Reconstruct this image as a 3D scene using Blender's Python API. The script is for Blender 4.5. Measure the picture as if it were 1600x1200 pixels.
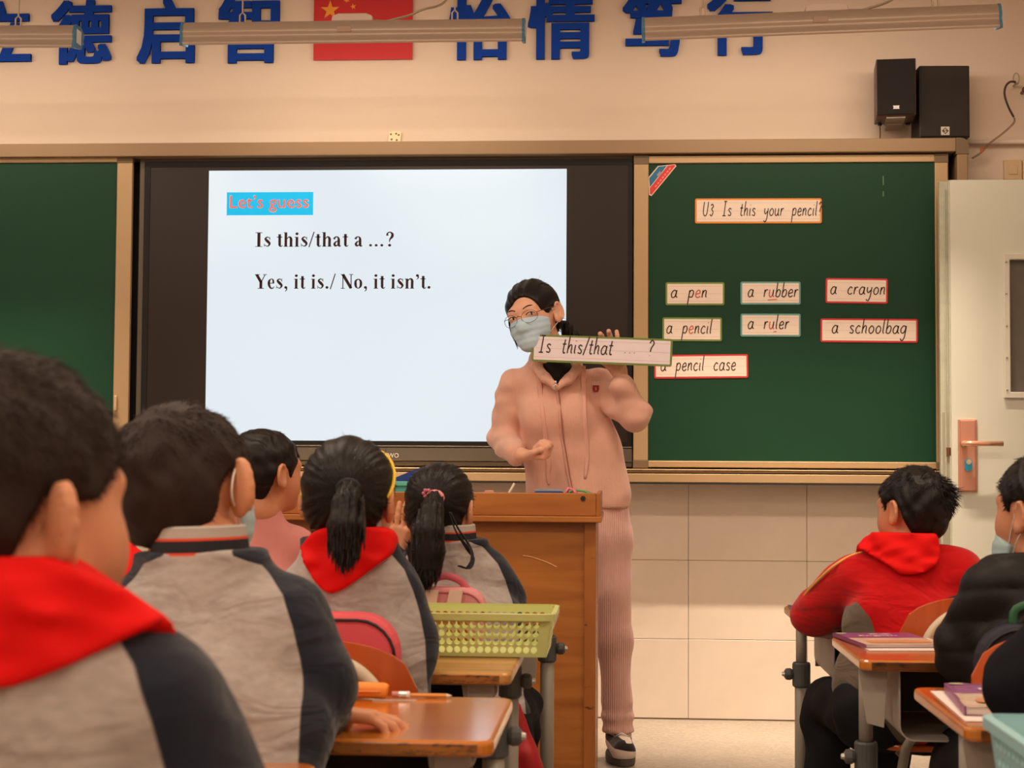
import bpy, bmesh, math, random
import numpy as np
from mathutils import Vector, Matrix
random.seed(4); rng = np.random.default_rng(4)
for _o in list(bpy.data.objects): bpy.data.objects.remove(_o)
S = bpy.context.scene; COL = S.collection
PI = math.pi

# ---------------------------------------------------------------- camera
F = 2600.0; H0 = 0.97
_s = 0.003
Xc = Vector((1, -_s, (170 + 130*_s)/F)).normalized()
Yc = Vector((170/F, -130/F, -1)).normalized()
Zc = Xc.cross(Yc)
Mc = Matrix((Xc, Yc, Zc))
cd = bpy.data.cameras.new('camera'); cam = bpy.data.objects.new('camera', cd); COL.objects.link(cam)
cam.matrix_world = Matrix.Translation((0, 0, H0)) @ Mc.to_4x4()
cd.sensor_width = 36; cd.lens = 36*F/1600; cd.clip_start = 0.05; cd.clip_end = 60
cd.dof.use_dof = True; cd.dof.focus_distance = 5.6; cd.dof.aperture_fstop = 11
S.camera = cam
def P(u, v, Y):
    d = Mc @ Vector(((u-800)/F, -(v-600)/F, -1)); t = Y/d.y
    return Vector((d.x*t, Y, H0 + d.z*t))
# ---------------------------------------------------------------- light and exposure
S.view_settings.view_transform = 'Standard'; S.view_settings.look = 'None'
S.view_settings.exposure = 0.0; S.view_settings.gamma = 1.0; S.view_settings.use_curve_mapping = False
S.cycles.use_denoising = True
S.cycles.max_bounces = 8; S.cycles.diffuse_bounces = 5
w = bpy.data.worlds.new('world'); S.world = w; w.use_nodes = True
w.node_tree.nodes['Background'].inputs[0].default_value = (0.75, 0.85, 1, 1)
w.node_tree.nodes['Background'].inputs[1].default_value = 0.5
TINT = (1.0, 0.79, 0.605)
def area(name, loc, rot, sx, sy, power, color=TINT):
    l = bpy.data.lights.new(name, 'AREA'); l.shape = 'RECTANGLE'; l.size = sx; l.size_y = sy
    l.energy = power; l.color = color
    o = bpy.data.objects.new(name, l); COL.objects.link(o); o.location = loc; o.rotation_euler = rot
    return o
LP_CEIL, LP_BOARD, LP_DOWN = 26, 4.3, 13
for cx in (-3.4, -1.2, 1.0):
    for cy in (-1.2, 1.3, 3.6):
        area('ceiling_light', (cx, cy, 3.05), (0, 0, 0), 1.2, 0.25, LP_CEIL)

# ---------------------------------------------------------------- materials
MATS = {}
def lin(c): return tuple(((x/255)/12.92 if x/255 <= .04045 else ((x/255+.055)/1.055)**2.4) for x in c)
def mat(name, rgb, rough=.6, metal=0, var=0, vscale=8, bump=0, bscale=200, stretch=(1, 1, 1), spec=.5, emit=0, coat=0, alpha=1, trans=0):
    if name in MATS: return MATS[name]
    m = bpy.data.materials.new(name); m.use_nodes = True; nt = m.node_tree; b = nt.nodes['Principled BSDF']
    c = lin(rgb) if max(rgb) > 1.5 else rgb
    b.inputs['Base Color'].default_value = (*c, 1); b.inputs['Roughness'].default_value = rough
    b.inputs['Metallic'].default_value = metal; b.inputs['Specular IOR Level'].default_value = spec
    b.inputs['Coat Weight'].default_value = coat; b.inputs['Alpha'].default_value = alpha
    b.inputs['Transmission Weight'].default_value = trans
    if emit:
        b.inputs['Emission Color'].default_value = (*c, 1); b.inputs['Emission Strength'].default_value = emit
    if var or bump:
        tc = nt.nodes.new('ShaderNodeTexCoord'); mp = nt.nodes.new('ShaderNodeMapping'); mp.inputs['Scale'].default_value = stretch
        nt.links.new(tc.outputs['Object'], mp.inputs[0])
    if var:
        n = nt.nodes.new('ShaderNodeTexNoise'); n.inputs['Scale'].default_value = vscale; n.inputs['Detail'].default_value = 6; n.inputs['Roughness'].default_value = .65
        nt.links.new(mp.outputs[0], n.inputs['Vector'])
        r = nt.nodes.new('ShaderNodeMapRange'); r.inputs[1].default_value = .25; r.inputs[2].default_value = .75
        r.inputs[3].default_value = 1-var; r.inputs[4].default_value = 1+var
        nt.links.new(n.outputs[0], r.inputs[0])
        mx = nt.nodes.new('ShaderNodeVectorMath'); mx.operation = 'SCALE'; mx.inputs[0].default_value = c
        nt.links.new(r.outputs[0], mx.inputs['Scale']); nt.links.new(mx.outputs[0], b.inputs['Base Color'])
    if bump:
        n2 = nt.nodes.new('ShaderNodeTexNoise'); n2.inputs['Scale'].default_value = bscale; n2.inputs['Detail'].default_value = 3
        nt.links.new(mp.outputs[0], n2.inputs['Vector'])
        bp = nt.nodes.new('ShaderNodeBump'); bp.inputs['Strength'].default_value = bump; bp.inputs['Distance'].default_value = .002
        nt.links.new(n2.outputs[0], bp.inputs['Height']); nt.links.new(bp.outputs[0], b.inputs['Normal'])
    MATS[name] = m; return m
def rib_mat(name, rgb, freq, strength=.5, horizontal=False, rough=.85, var=.08):
    if name in MATS: return MATS[name]
    m = mat(name, rgb, rough, var=var, vscale=14, spec=.15); nt = m.node_tree; b = nt.nodes['Principled BSDF']
    b.inputs['Sheen Weight'].default_value = .25
    tc = nt.nodes.new('ShaderNodeTexCoord'); sx = nt.nodes.new('ShaderNodeSeparateXYZ'); nt.links.new(tc.outputs['Object'], sx.inputs[0])
    mu = nt.nodes.new('ShaderNodeMath'); mu.operation = 'MULTIPLY'; mu.inputs[1].default_value = freq
    nt.links.new(sx.outputs['Z' if horizontal else 'X'], mu.inputs[0])
    si = nt.nodes.new('ShaderNodeMath'); si.operation = 'SINE'; nt.links.new(mu.outputs[0], si.inputs[0])
    bp = nt.nodes.new('ShaderNodeBump'); bp.inputs['Strength'].default_value = strength; bp.inputs['Distance'].default_value = .0015
    nt.links.new(si.outputs[0], bp.inputs['Height']); nt.links.new(bp.outputs[0], b.inputs['Normal'])
    return m
def two_tone(name, rgb_a, rgb_b, rgb_line=None, rough=.9, heather=.10):
    """cloth sewn of two colours: the seam runs where the 'seam' attribute crosses zero"""
    if name in MATS: return MATS[name]
    m = bpy.data.materials.new(name); m.use_nodes = True; nt = m.node_tree; b = nt.nodes['Principled BSDF']
    b.inputs['Roughness'].default_value = rough; b.inputs['Specular IOR Level'].default_value = .12; b.inputs['Sheen Weight'].default_value = .2
    at = nt.nodes.new('ShaderNodeAttribute'); at.attribute_name = 'seam'
    tc = nt.nodes.new('ShaderNodeTexCoord'); mp = nt.nodes.new('ShaderNodeMapping'); mp.inputs['Scale'].default_value = (1, 1, 5)
    nt.links.new(tc.outputs['Object'], mp.inputs[0])
    n = nt.nodes.new('ShaderNodeTexNoise'); n.inputs['Scale'].default_value = 60; n.inputs['Detail'].default_value = 5
    nt.links.new(mp.outputs[0], n.inputs['Vector'])
    r = nt.nodes.new('ShaderNodeMapRange'); r.inputs[1].default_value = .3; r.inputs[2].default_value = .7; r.inputs[3].default_value = 1-heather; r.inputs[4].default_value = 1+heather
    nt.links.new(n.outputs[0], r.inputs[0])
    va = nt.nodes.new('ShaderNodeVectorMath'); va.operation = 'SCALE'; va.inputs[0].default_value = lin(rgb_a); nt.links.new(r.outputs[0], va.inputs['Scale'])
    gt = nt.nodes.new('ShaderNodeMath'); gt.operation = 'GREATER_THAN'; gt.inputs[1].default_value = 0; nt.links.new(at.outputs['Fac'], gt.inputs[0])
    mx = nt.nodes.new('ShaderNodeMix'); mx.data_type = 'RGBA'; nt.links.new(gt.outputs[0], mx.inputs[0])
    nt.links.new(va.outputs[0], mx.inputs[6]); mx.inputs[7].default_value = (*lin(rgb_b), 1)
    last = mx.outputs[2]
    if rgb_line:
        ab = nt.nodes.new('ShaderNodeMath'); ab.operation = 'ABSOLUTE'; nt.links.new(at.outputs['Fac'], ab.inputs[0])
        lt = nt.nodes.new('ShaderNodeMath'); lt.operation = 'LESS_THAN'; lt.inputs[1].default_value = .0005; nt.links.new(ab.outputs[0], lt.inputs[0])
        m2 = nt.nodes.new('ShaderNodeMix'); m2.data_type = 'RGBA'; nt.links.new(lt.outputs[0], m2.inputs[0])
        nt.links.new(last, m2.inputs[6]); m2.inputs[7].default_value = (*lin(rgb_line), 1); last = m2.outputs[2]
    nt.links.new(last, b.inputs['Base Color'])
    n2 = nt.nodes.new('ShaderNodeTexNoise'); n2.inputs['Scale'].default_value = 900; nt.links.new(tc.outputs['Object'], n2.inputs['Vector'])
    bp = nt.nodes.new('ShaderNodeBump'); bp.inputs['Strength'].default_value = .25; bp.inputs['Distance'].default_value = .001
    nt.links.new(n2.outputs[0], bp.inputs['Height'])
    n4 = nt.nodes.new('ShaderNodeTexNoise'); n4.inputs['Scale'].default_value = 9; n4.inputs['Detail'].default_value = 2; n4.inputs['Distortion'].default_value = 1.2; nt.links.new(mp.outputs[0], n4.inputs['Vector']); mp.inputs['Scale'].default_value = (1, 1, 2.2)
    b4 = nt.nodes.new('ShaderNodeBump'); b4.inputs['Strength'].default_value = .55; b4.inputs['Distance'].default_value = .02
    nt.links.new(n4.outputs[0], b4.inputs['Height']); nt.links.new(bp.outputs[0], b4.inputs['Normal']); nt.links.new(b4.outputs[0], b.inputs['Normal'])
    MATS[name] = m; return m
def wood(name, rgb, dark, rough=.3, scale=3, axis='X', coat=.4, edge=False):
    if name in MATS: return MATS[name]
    m = bpy.data.materials.new(name); m.use_nodes = True; nt = m.node_tree; b = nt.nodes['Principled BSDF']
    b.inputs['Roughness'].default_value = rough; b.inputs['Coat Weight'].default_value = coat; b.inputs['Coat Roughness'].default_value = .18
    tc = nt.nodes.new('ShaderNodeTexCoord'); mp = nt.nodes.new('ShaderNodeMapping')
    mp.inputs['Scale'].default_value = {'X': (1, 9, 9), 'Z': (9, 9, 1), 'Y': (9, 1, 9)}[axis]
    nt.links.new(tc.outputs['Object'], mp.inputs[0])
    n = nt.nodes.new('ShaderNodeTexNoise'); n.inputs['Scale'].default_value = scale; n.inputs['Detail'].default_value = 8; n.inputs['Distortion'].default_value = .6
    nt.links.new(mp.outputs[0], n.inputs['Vector'])
    cr = nt.nodes.new('ShaderNodeValToRGB'); cr.color_ramp.elements[0].position = .3; cr.color_ramp.elements[1].position = .68
    cr.color_ramp.elements[0].color = (*lin(dark), 1); cr.color_ramp.elements[1].color = (*lin(rgb), 1)
    nt.links.new(n.outputs[0], cr.inputs[0]); last = cr.outputs[0]
    # scattered dents and scuffs
    n3 = nt.nodes.new('ShaderNodeTexNoise'); n3.inputs['Scale'].default_value = 38 if not edge else 60; n3.inputs['Detail'].default_value = 4
    mp3 = nt.nodes.new('ShaderNodeMapping'); mp3.inputs['Scale'].default_value = (.6, 1, 1.4); nt.links.new(tc.outputs['Object'], mp3.inputs[0]); nt.links.new(mp3.outputs[0], n3.inputs['Vector'])
    r3 = nt.nodes.new('ShaderNodeMapRange'); r3.inputs[1].default_value = .70 if not edge else .52; r3.inputs[2].default_value = .76 if not edge else .64
    nt.links.new(n3.outputs[0], r3.inputs[0])
    mx = nt.nodes.new('ShaderNodeMix'); mx.data_type = 'RGBA'; nt.links.new(r3.outputs[0], mx.inputs[0]); nt.links.new(last, mx.inputs[6])
    mx.inputs[7].default_value = (*[x*.35 for x in lin(dark)], 1)
    nt.links.new(mx.outputs[2], b.inputs['Base Color'])
    bp = nt.nodes.new('ShaderNodeBump'); bp.inputs['Strength'].default_value = .08; bp.inputs['Distance'].default_value = .001
    nt.links.new(n.outputs[0], bp.inputs['Height']); nt.links.new(bp.outputs[0], b.inputs['Normal'])
    MATS[name] = m; return m

# ---------------------------------------------------------------- mesh helpers
class MB:
    def __init__(s): s.v = []; s.f = []; s.m = []; s.mi = 0
    def add(s, vs, fs):
        n = len(s.v); s.v += [tuple(v) for v in vs]; s.f += [tuple(i+n for i in f) for f in fs]; s.m += [s.mi]*len(fs)
    def box(s, x0, x1, y0, y1, z0, z1, M=None):
        vs = [Vector((x, y, z)) for z in (z0, z1) for y in (y0, y1) for x in (x0, x1)]
        if M is not None: vs = [M @ v for v in vs]
        s.add(vs, [(0, 2, 3, 1), (4, 5, 7, 6), (0, 1, 5, 4), (2, 6, 7, 3), (0, 4, 6, 2), (1, 3, 7, 5)]); return s
    def prism(s, pts, y0, y1, M=None):
        """outline in x,z given depth along y"""
        n = len(pts); vs = [Vector((p[0], y, p[1])) for y in (y0, y1) for p in pts]
        if M is not None: vs = [M @ v for v in vs]
        s.add(vs, [tuple(range(n)), tuple(range(2*n-1, n-1, -1))] + [(i, i+n, (i+1) % n+n, (i+1) % n) for i in range(n)]); return s
    def prismz(s, pts, z0, z1):
        n = len(pts); vs = [(p[0], p[1], z) for z in (z0, z1) for p in pts]
        s.add(vs, [tuple(range(n-1, -1, -1)), tuple(range(n, 2*n))] + [(i, (i+1) % n, (i+1) % n+n, i+n) for i in range(n)]); return s
    def rings(s, rings, cap=True, closed=False):
        n = len(rings[0]); vs = [p for r in rings for p in r]; fs = []
        m = len(rings)
        for a in range(m if closed else m-1):
            b = (a+1) % m
            for i in range(n): j = (i+1) % n; fs.append((a*n+i, a*n+j, b*n+j, b*n+i))
        if cap and not closed: fs += [tuple(range(n-1, -1, -1)), tuple(range((m-1)*n, m*n))]
        s.add(vs, fs); return s
    def tube(s, path, r, n=10, cap=True, closed=False, flat=None):
        path = [Vector(p) for p in path]; m = len(path)
        rr = r if isinstance(r, (list, tuple)) else [r]*m
        t0 = (path[1]-path[0]).normalized(); ref = Vector((0, 0, 1)) if abs(t0.z) < .9 else Vector((0, 1, 0))
        nx = t0.cross(ref).normalized(); out = []
        for i, p in enumerate(path):
            if closed: t = (path[(i+1) % m]-path[i-1]).normalized()
            else: t = (path[min(i+1, m-1)]-path[max(i-1, 0)]).normalized()
            nx = (nx-t*nx.dot(t)).normalized(); ny = t.cross(nx)
            q = flat or 1
            out.append([p+nx*math.cos(2*PI*k/n)*rr[i]+ny*math.sin(2*PI*k/n)*rr[i]*q for k in range(n)])
        return s.rings(out, cap, closed)
    def cyl(s, a, b, r, r2=None, n=16): return s.tube([a, b], [r, r if r2 is None else r2], n)
    def ball(s, c, r, n=12, m=8, R=None):
        r = (r, r, r) if not isinstance(r, (tuple, list)) else r; c = Vector(c); out = []
        for i in range(1, m):
            th = PI*i/m; ring = []
            for k in range(n):
                v = Vector((r[0]*math.sin(th)*math.cos(2*PI*k/n), r[1]*math.sin(th)*math.sin(2*PI*k/n), -r[2]*math.cos(th)))
                ring.append(c+(R @ v if R is not None else v))
            out.append(ring)
        return s.rings(out)
    def build(s, name, mats, parent=None, smooth=False, bevel=0, seg=2, loc=None):
        me = bpy.data.meshes.new(name); me.from_pydata(s.v, [], s.f)
        for mm in (mats if isinstance(mats, (list, tuple)) else [mats]): me.materials.append(mm)
        me.polygons.foreach_set('material_index', s.m)
        bm = bmesh.new(); bm.from_mesh(me); bmesh.ops.recalc_face_normals(bm, faces=bm.faces); bm.to_mesh(me); bm.free()
        if smooth: me.polygons.foreach_set('use_smooth', [True]*len(me.polygons))
        o = bpy.data.objects.new(name, me); COL.objects.link(o)
        if parent is not None: o.parent = parent
        if loc is not None: o.location = loc
        if bevel:
            b = o.modifiers.new('bevel', 'BEVEL'); b.width = bevel; b.segments = seg; b.limit_method = 'ANGLE'; b.angle_limit = math.radians(50)
        return o
def tag(o, label=None, cat=None, group=None, kind=None):
    if label: o['label'] = label
    if cat: o['category'] = cat
    if group: o['group'] = group
    if kind: o['kind'] = kind
    return o
def thing(name, label, cat, loc=(0, 0, 0), rotz=0, group=None):
    o = bpy.data.objects.new(name, None); COL.objects.link(o); o.location = loc; o.rotation_euler = (0, 0, rotz); o.empty_display_size = .05
    return tag(o, label, cat, group)
def dup(root, loc, label, rotz=0, group=None):
    r = root.copy(); COL.objects.link(r); r.location = loc; r.rotation_euler = (0, 0, rotz); r['label'] = label
    if group: r['group'] = group
    def rec(src, dst):
        for ch in list(src.children):
            c = ch.copy(); COL.objects.link(c); c.parent = dst; rec(ch, c)
    rec(root, r); return r
def arc(c, r, a0, a1, n, r2=None):
    return [(c[0]+r*math.cos(a0+(a1-a0)*i/n), c[1]+(r2 or r)*math.sin(a0+(a1-a0)*i/n)) for i in range(n+1)]
def rrect(x0, x1, z0, z1, r, n=4):
    p = []
    for cx, cz, a in ((x1-r, z1-r, 0), (x0+r, z1-r, PI/2), (x0+r, z0+r, PI), (x1-r, z0+r, 1.5*PI)): p += arc((cx, cz), r, a, a+PI/2, n)
    return p

# ---------------------------------------------------------------- strokes for writing
def catmull(pts, n=5):
    if len(pts) < 3: return [tuple(p) for p in pts]
    p = [pts[0]]+list(pts)+[pts[-1]]; out = []
    for i in range(1, len(p)-2):
        for k in range(n):
            t = k/n; out.append(tuple(.5*((2*b)+(-a+c)*t+(2*a-5*b+4*c-d)*t*t+(-a+3*b-3*c+d)*t**3) for a, b, c, d in zip(p[i-1], p[i], p[i+1], p[i+2])))
    out.append(tuple(pts[-1])); return out
HAND = {
 'a': (.95, [[(.72, .88), (.4, 1), (.08, .6), (.1, .15), (.35, 0), (.62, .25), (.76, .95)], [(.78, 1), (.7, .25), (.92, .02)]]),
 'p': (.85, [[(.15, 1), (.08, .1), (.0, -.95)], [(.1, .6), (.35, .98), (.65, .9), (.7, .5), (.5, .08), (.1, .12)]]),
 'e': (.8, [[(.12, .48), (.62, .6), (.6, .92), (.38, 1), (.1, .65), (.12, .15), (.4, 0), (.7, .2)]]),
 'n': (.8, [[(.12, 1), (.05, 0)], [(.08, .5), (.35, .95), (.58, .88), (.56, .3), (.65, .02)]]),
 'c': (.78, [[(.66, .82), (.4, 1), (.1, .62), (.1, .2), (.38, 0), (.68, .18)]]),
 'i': (.36, [[(.14, 1), (.08, .2), (.2, 0)], [(.17, 1.42), (.18, 1.5)]]),
 'l': (.36, [[(.2, 2), (.08, .3), (.2, 0)]]),
 'r': (.62, [[(.12, 1), (.05, 0)], [(.08, .5), (.3, .93), (.58, .95)]]),
 'u': (.9, [[(.1, 1), (.06, .3), (.28, 0), (.58, .3), (.68, 1)], [(.68, 1), (.62, .2), (.82, 0)]]),
 'b': (.82, [[(.2, 2), (.05, .05)], [(.08, .5), (.38, .98), (.68, .8), (.62, .25), (.34, 0), (.06, .14)]]),
 's': (.72, [[(.6, .85), (.35, 1), (.12, .8), (.32, .55), (.56, .3), (.42, .02), (.05, .12)]]),
 'h': (.82, [[(.2, 2), (.05, 0)], [(.1, .5), (.38, .98), (.6, .85), (.56, .2), (.68, 0)]]),
 'o': (.85, [[(.4, 1), (.1, .65), (.1, .2), (.38, 0), (.68, .3), (.68, .75), (.4, 1)]]),
 't': (.6, [[(.32, 1.6), (.18, .3), (.3, 0), (.45, .1)], [(.0, 1.05), (.52, 1.05)]]),
 'y': (.85, [[(.1, 1), (.1, .45), (.3, .25), (.62, .6)], [(.72, 1), (.58, -.3), (.3, -.85), (.02, -.65)]]),
 'g': (.9, [[(.72, .88), (.4, 1), (.08, .6), (.1, .2), (.35, .05), (.62, .3), (.76, .95)], [(.78, 1), (.64, -.4), (.34, -.9), (.05, -.65)]]),
 'U': (1.1, [[(.12, 1.9), (.06, .5), (.34, 0), (.72, .3), (.88, 1.9)]]),
 '3': (.85, [[(.12, 1.4), (.42, 1.55), (.6, 1.25), (.3, .9), (.62, .5), (.36, 0), (.02, .18)]]),
 'I': (.85, [[(.42, 1.95), (.3, 0)], [(.15, 1.95), (.72, 1.95)], [(0, 0), (.6, 0)]]),
 '?': (.8, [[(.1, 1.5), (.38, 1.85), (.68, 1.5), (.38, .95), (.3, .5)], [(.26, .06), (.28, .1)]]),
 '/': (.6, [[(.62, 2), (0, -.15)]]), '.': (.52, [[(.15, .28), (.17, .34)]]), ' ': (1.25, [])}
def ribbon(mb, pts, ws, M, y0=-.0006, y1=0.0):
    """pts (x,z), ws widths -> thin raised stroke; M maps local to the surface"""
    n = len(pts); L = []; R = []
    for i, p in enumerate(pts):
        a = pts[max(i-1, 0)]; b = pts[min(i+1, n-1)]; dx, dz = b[0]-a[0], b[1]-a[1]; l = math.hypot(dx, dz) or 1
        nx, nz = -dz/l, dx/l; w_ = ws[i]/2; L.append((p[0]+nx*w_, p[1]+nz*w_)); R.append((p[0]-nx*w_, p[1]-nz*w_))
    vs = [M @ Vector((q[0], y0, q[1])) for q in L+R]
    mb.add(vs, [(i, i+1, n+i+1, n+i) for i in range(n-1)])
def handwrite(mb, mb2, text, M, size, width, red=()):
    x = 0
    for i, ch in enumerate(text):
        adv, st = HAND[ch]
        for s_ in st:
            pts = [((x+p[0]+.10*p[1])*size*.92, p[1]*size) for p in catmull(s_, 5)]
            ribbon(mb2 if i in red else mb, pts, [width]*len(pts), M)
        x += adv+.13
    return x*size*.92
def disc(c, r): return ('d', c, r)
SER = {
 'I': (.66, [('r', .20, .46, 0, 1.4), ('r', .04, .62, 0, .06), ('r', .04, .62, 1.34, 1.4)]),
 's': (.66, [('s', [(.55, .76), (.36, .95), (.17, .78), (.34, .55), (.52, .30), (.36, .05), (.08, .18)], [.05, .09, .17, .26, .19, .09, .06]), ('r', .52, .56, .66, .98), ('r', .06, .10, 0, .32)]),
 't': (.52, [('r', .14, .36, .16, 1.22), ('r', .01, .47, .9, .98), ('s', [(.25, .2), (.3, .06), (.42, .05), (.5, .16)], [.22, .15, .08, .04])]),
 'h': (.86, [('r', .09, .31, 0, 1.4), ('s', [(.3, .76), (.42, .93), (.56, .92), (.64, .75), (.64, .5), (.64, 0)], [.06, .1, .17, .22, .22, .22]), ('r', .02, .38, 0, .06), ('r', .46, .82, 0, .06), ('r', .01, .2, 1.34, 1.4)]),
 'n': (.86, [('r', .09, .31, 0, .96), ('s', [(.3, .76), (.42, .93), (.56, .92), (.64, .75), (.64, .5), (.64, 0)], [.06, .1, .17, .22, .22, .22]), ('r', .02, .38, 0, .06), ('r', .46, .82, 0, .06), ('r', .01, .2, .9, .96)]),
 'i': (.46, [('r', .11, .33, 0, .96), ('r', .03, .41, 0, .06), ('r', .02, .2, .9, .96), ('d', (.22, 1.26), .13)]),
 'a': (.76, [('s', [(.1, .72), (.22, .92), (.42, .92), (.5, .7), (.5, .2), (.58, .06), (.7, .1)], [.2, .12, .12, .2, .22, .16, .04]), ('s', [(.48, .56), (.26, .46), (.15, .25), (.24, .08), (.46, .18)], [.05, .12, .2, .17, .05])]),
 'e': (.68, [('r', .12, .6, .5, .57), ('s', [(.54, .55), (.5, .85), (.34, .95), (.17, .75), (.15, .4), (.3, .07), (.5, .06), (.61, .22)], [.17, .13, .07, .19, .22, .15, .1, .04])]),
 'o': (.76, [('s', [(.36, .94), (.16, .76), (.13, .48), (.18, .2), (.36, .03), (.55, .2), (.6, .48), (.56, .76), (.36, .94)], [.07, .18, .22, .18, .07, .18, .22, .18, .07])]),
 'Y': (1.02, [('s', [(.14, 1.38), (.52, .64)], [.25, .25]), ('s', [(.88, 1.38), (.55, .66)], [.08, .08]), ('r', .39, .64, 0, .72), ('r', .24, .79, 0, .06), ('r', -.02, .42, 1.34, 1.4), ('r', .7, 1.04, 1.34, 1.4)]),
 'N': (1.08, [('r', .13, .21, 0, 1.38), ('s', [(.16, 1.38), (.88, .04)], [.26, .26]), ('r', .84, .92, 0, 1.4), ('r', .0, .34, 0, .06), ('r', -.02, .24, 1.34, 1.4), ('r', .7, 1.06, 1.34, 1.4)]),
 '/': (.48, [('s', [(.02, -.05), (.44, 1.45)], [.09, .09])]), '.': (.4, [('d', (.18, .12), .13)]),
 ',': (.4, [('d', (.18, .12), .13), ('s', [(.25, .08), (.24, -.12), (.1, -.28)], [.12, .09, .03])]),
 "'": (.38, [('d', (.18, 1.26), .13), ('s', [(.25, 1.22), (.24, 1.02), (.1, .88)], [.12, .09, .03])]),
 '?': (.74, [('s', [(.14, 1.05), (.16, 1.28), (.36, 1.39), (.56, 1.22), (.54, .95), (.36, .68), (.33, .42)], [.2, .12, .1, .2, .22, .12, .05]), ('d', (.34, .12), .13)]),
 '_': (.42, [('d', (.16, .12), .12)]), ' ': (.36, [])}
def serif(mb, text, M, size, track=.05):
    x = 0
    for ch in text:
        adv, parts = SER[ch]
        for p in parts:
            if p[0] == 'r': pts = [(p[1], p[3]), (p[2], p[3]), (p[2], p[4]), (p[1], p[4])]
            elif p[0] == 'd': pts = arc(p[1], p[2], 0, 2*PI*15/16, 15)
            else:
                q = catmull([(a[0], a[1], b) for a, b in zip(p[1], p[2])], 6)
                ribbon(mb, [((x+a[0])*size, a[1]*size) for a in q], [a[2]*size for a in q], M, -.0012); continue
            mb.add([M @ Vector(((x+a[0])*size, -.0012, a[1]*size)) for a in pts], [tuple(range(len(pts)))])
        x += adv+track
    return x*size
def font_mesh(name, text, m, parent, size, loc, extrude=.004, offset=0., rot=(PI/2, 0, 0), sx=1, sz=1, align='CENTER', fit=None):
    c = bpy.data.curves.new(name, 'FONT'); c.body = text; c.size = size; c.extrude = extrude; c.offset = offset; c.align_x = align
    c.fill_mode = 'BOTH'; c.resolution_u = 3
    o = bpy.data.objects.new(name, c); COL.objects.link(o)
    dg = bpy.context.evaluated_depsgraph_get(); me = bpy.data.meshes.new_from_object(o.evaluated_get(dg)); bpy.data.objects.remove(o)
    me.name = name; me.materials.clear(); me.materials.append(m)
    if fit:  # fit=(x0,x1,z0,z1): scale the lettering to that rectangle
        xs = [v.co.x for v in me.vertices]; ys = [v.co.y for v in me.vertices]
        ax, bx, ay, by = min(xs), max(xs), min(ys), max(ys)
        for v in me.vertices:
            v.co.x = (v.co.x-ax)/(bx-ax)*(fit[1]-fit[0])+fit[0]; v.co.y = (v.co.y-ay)/(by-ay)*(fit[3]-fit[2])+fit[2]
    q = bpy.data.objects.new(name, me); COL.objects.link(q); q.rotation_euler = rot; q.location = loc
    if parent: q.parent = parent
    return q

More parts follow.
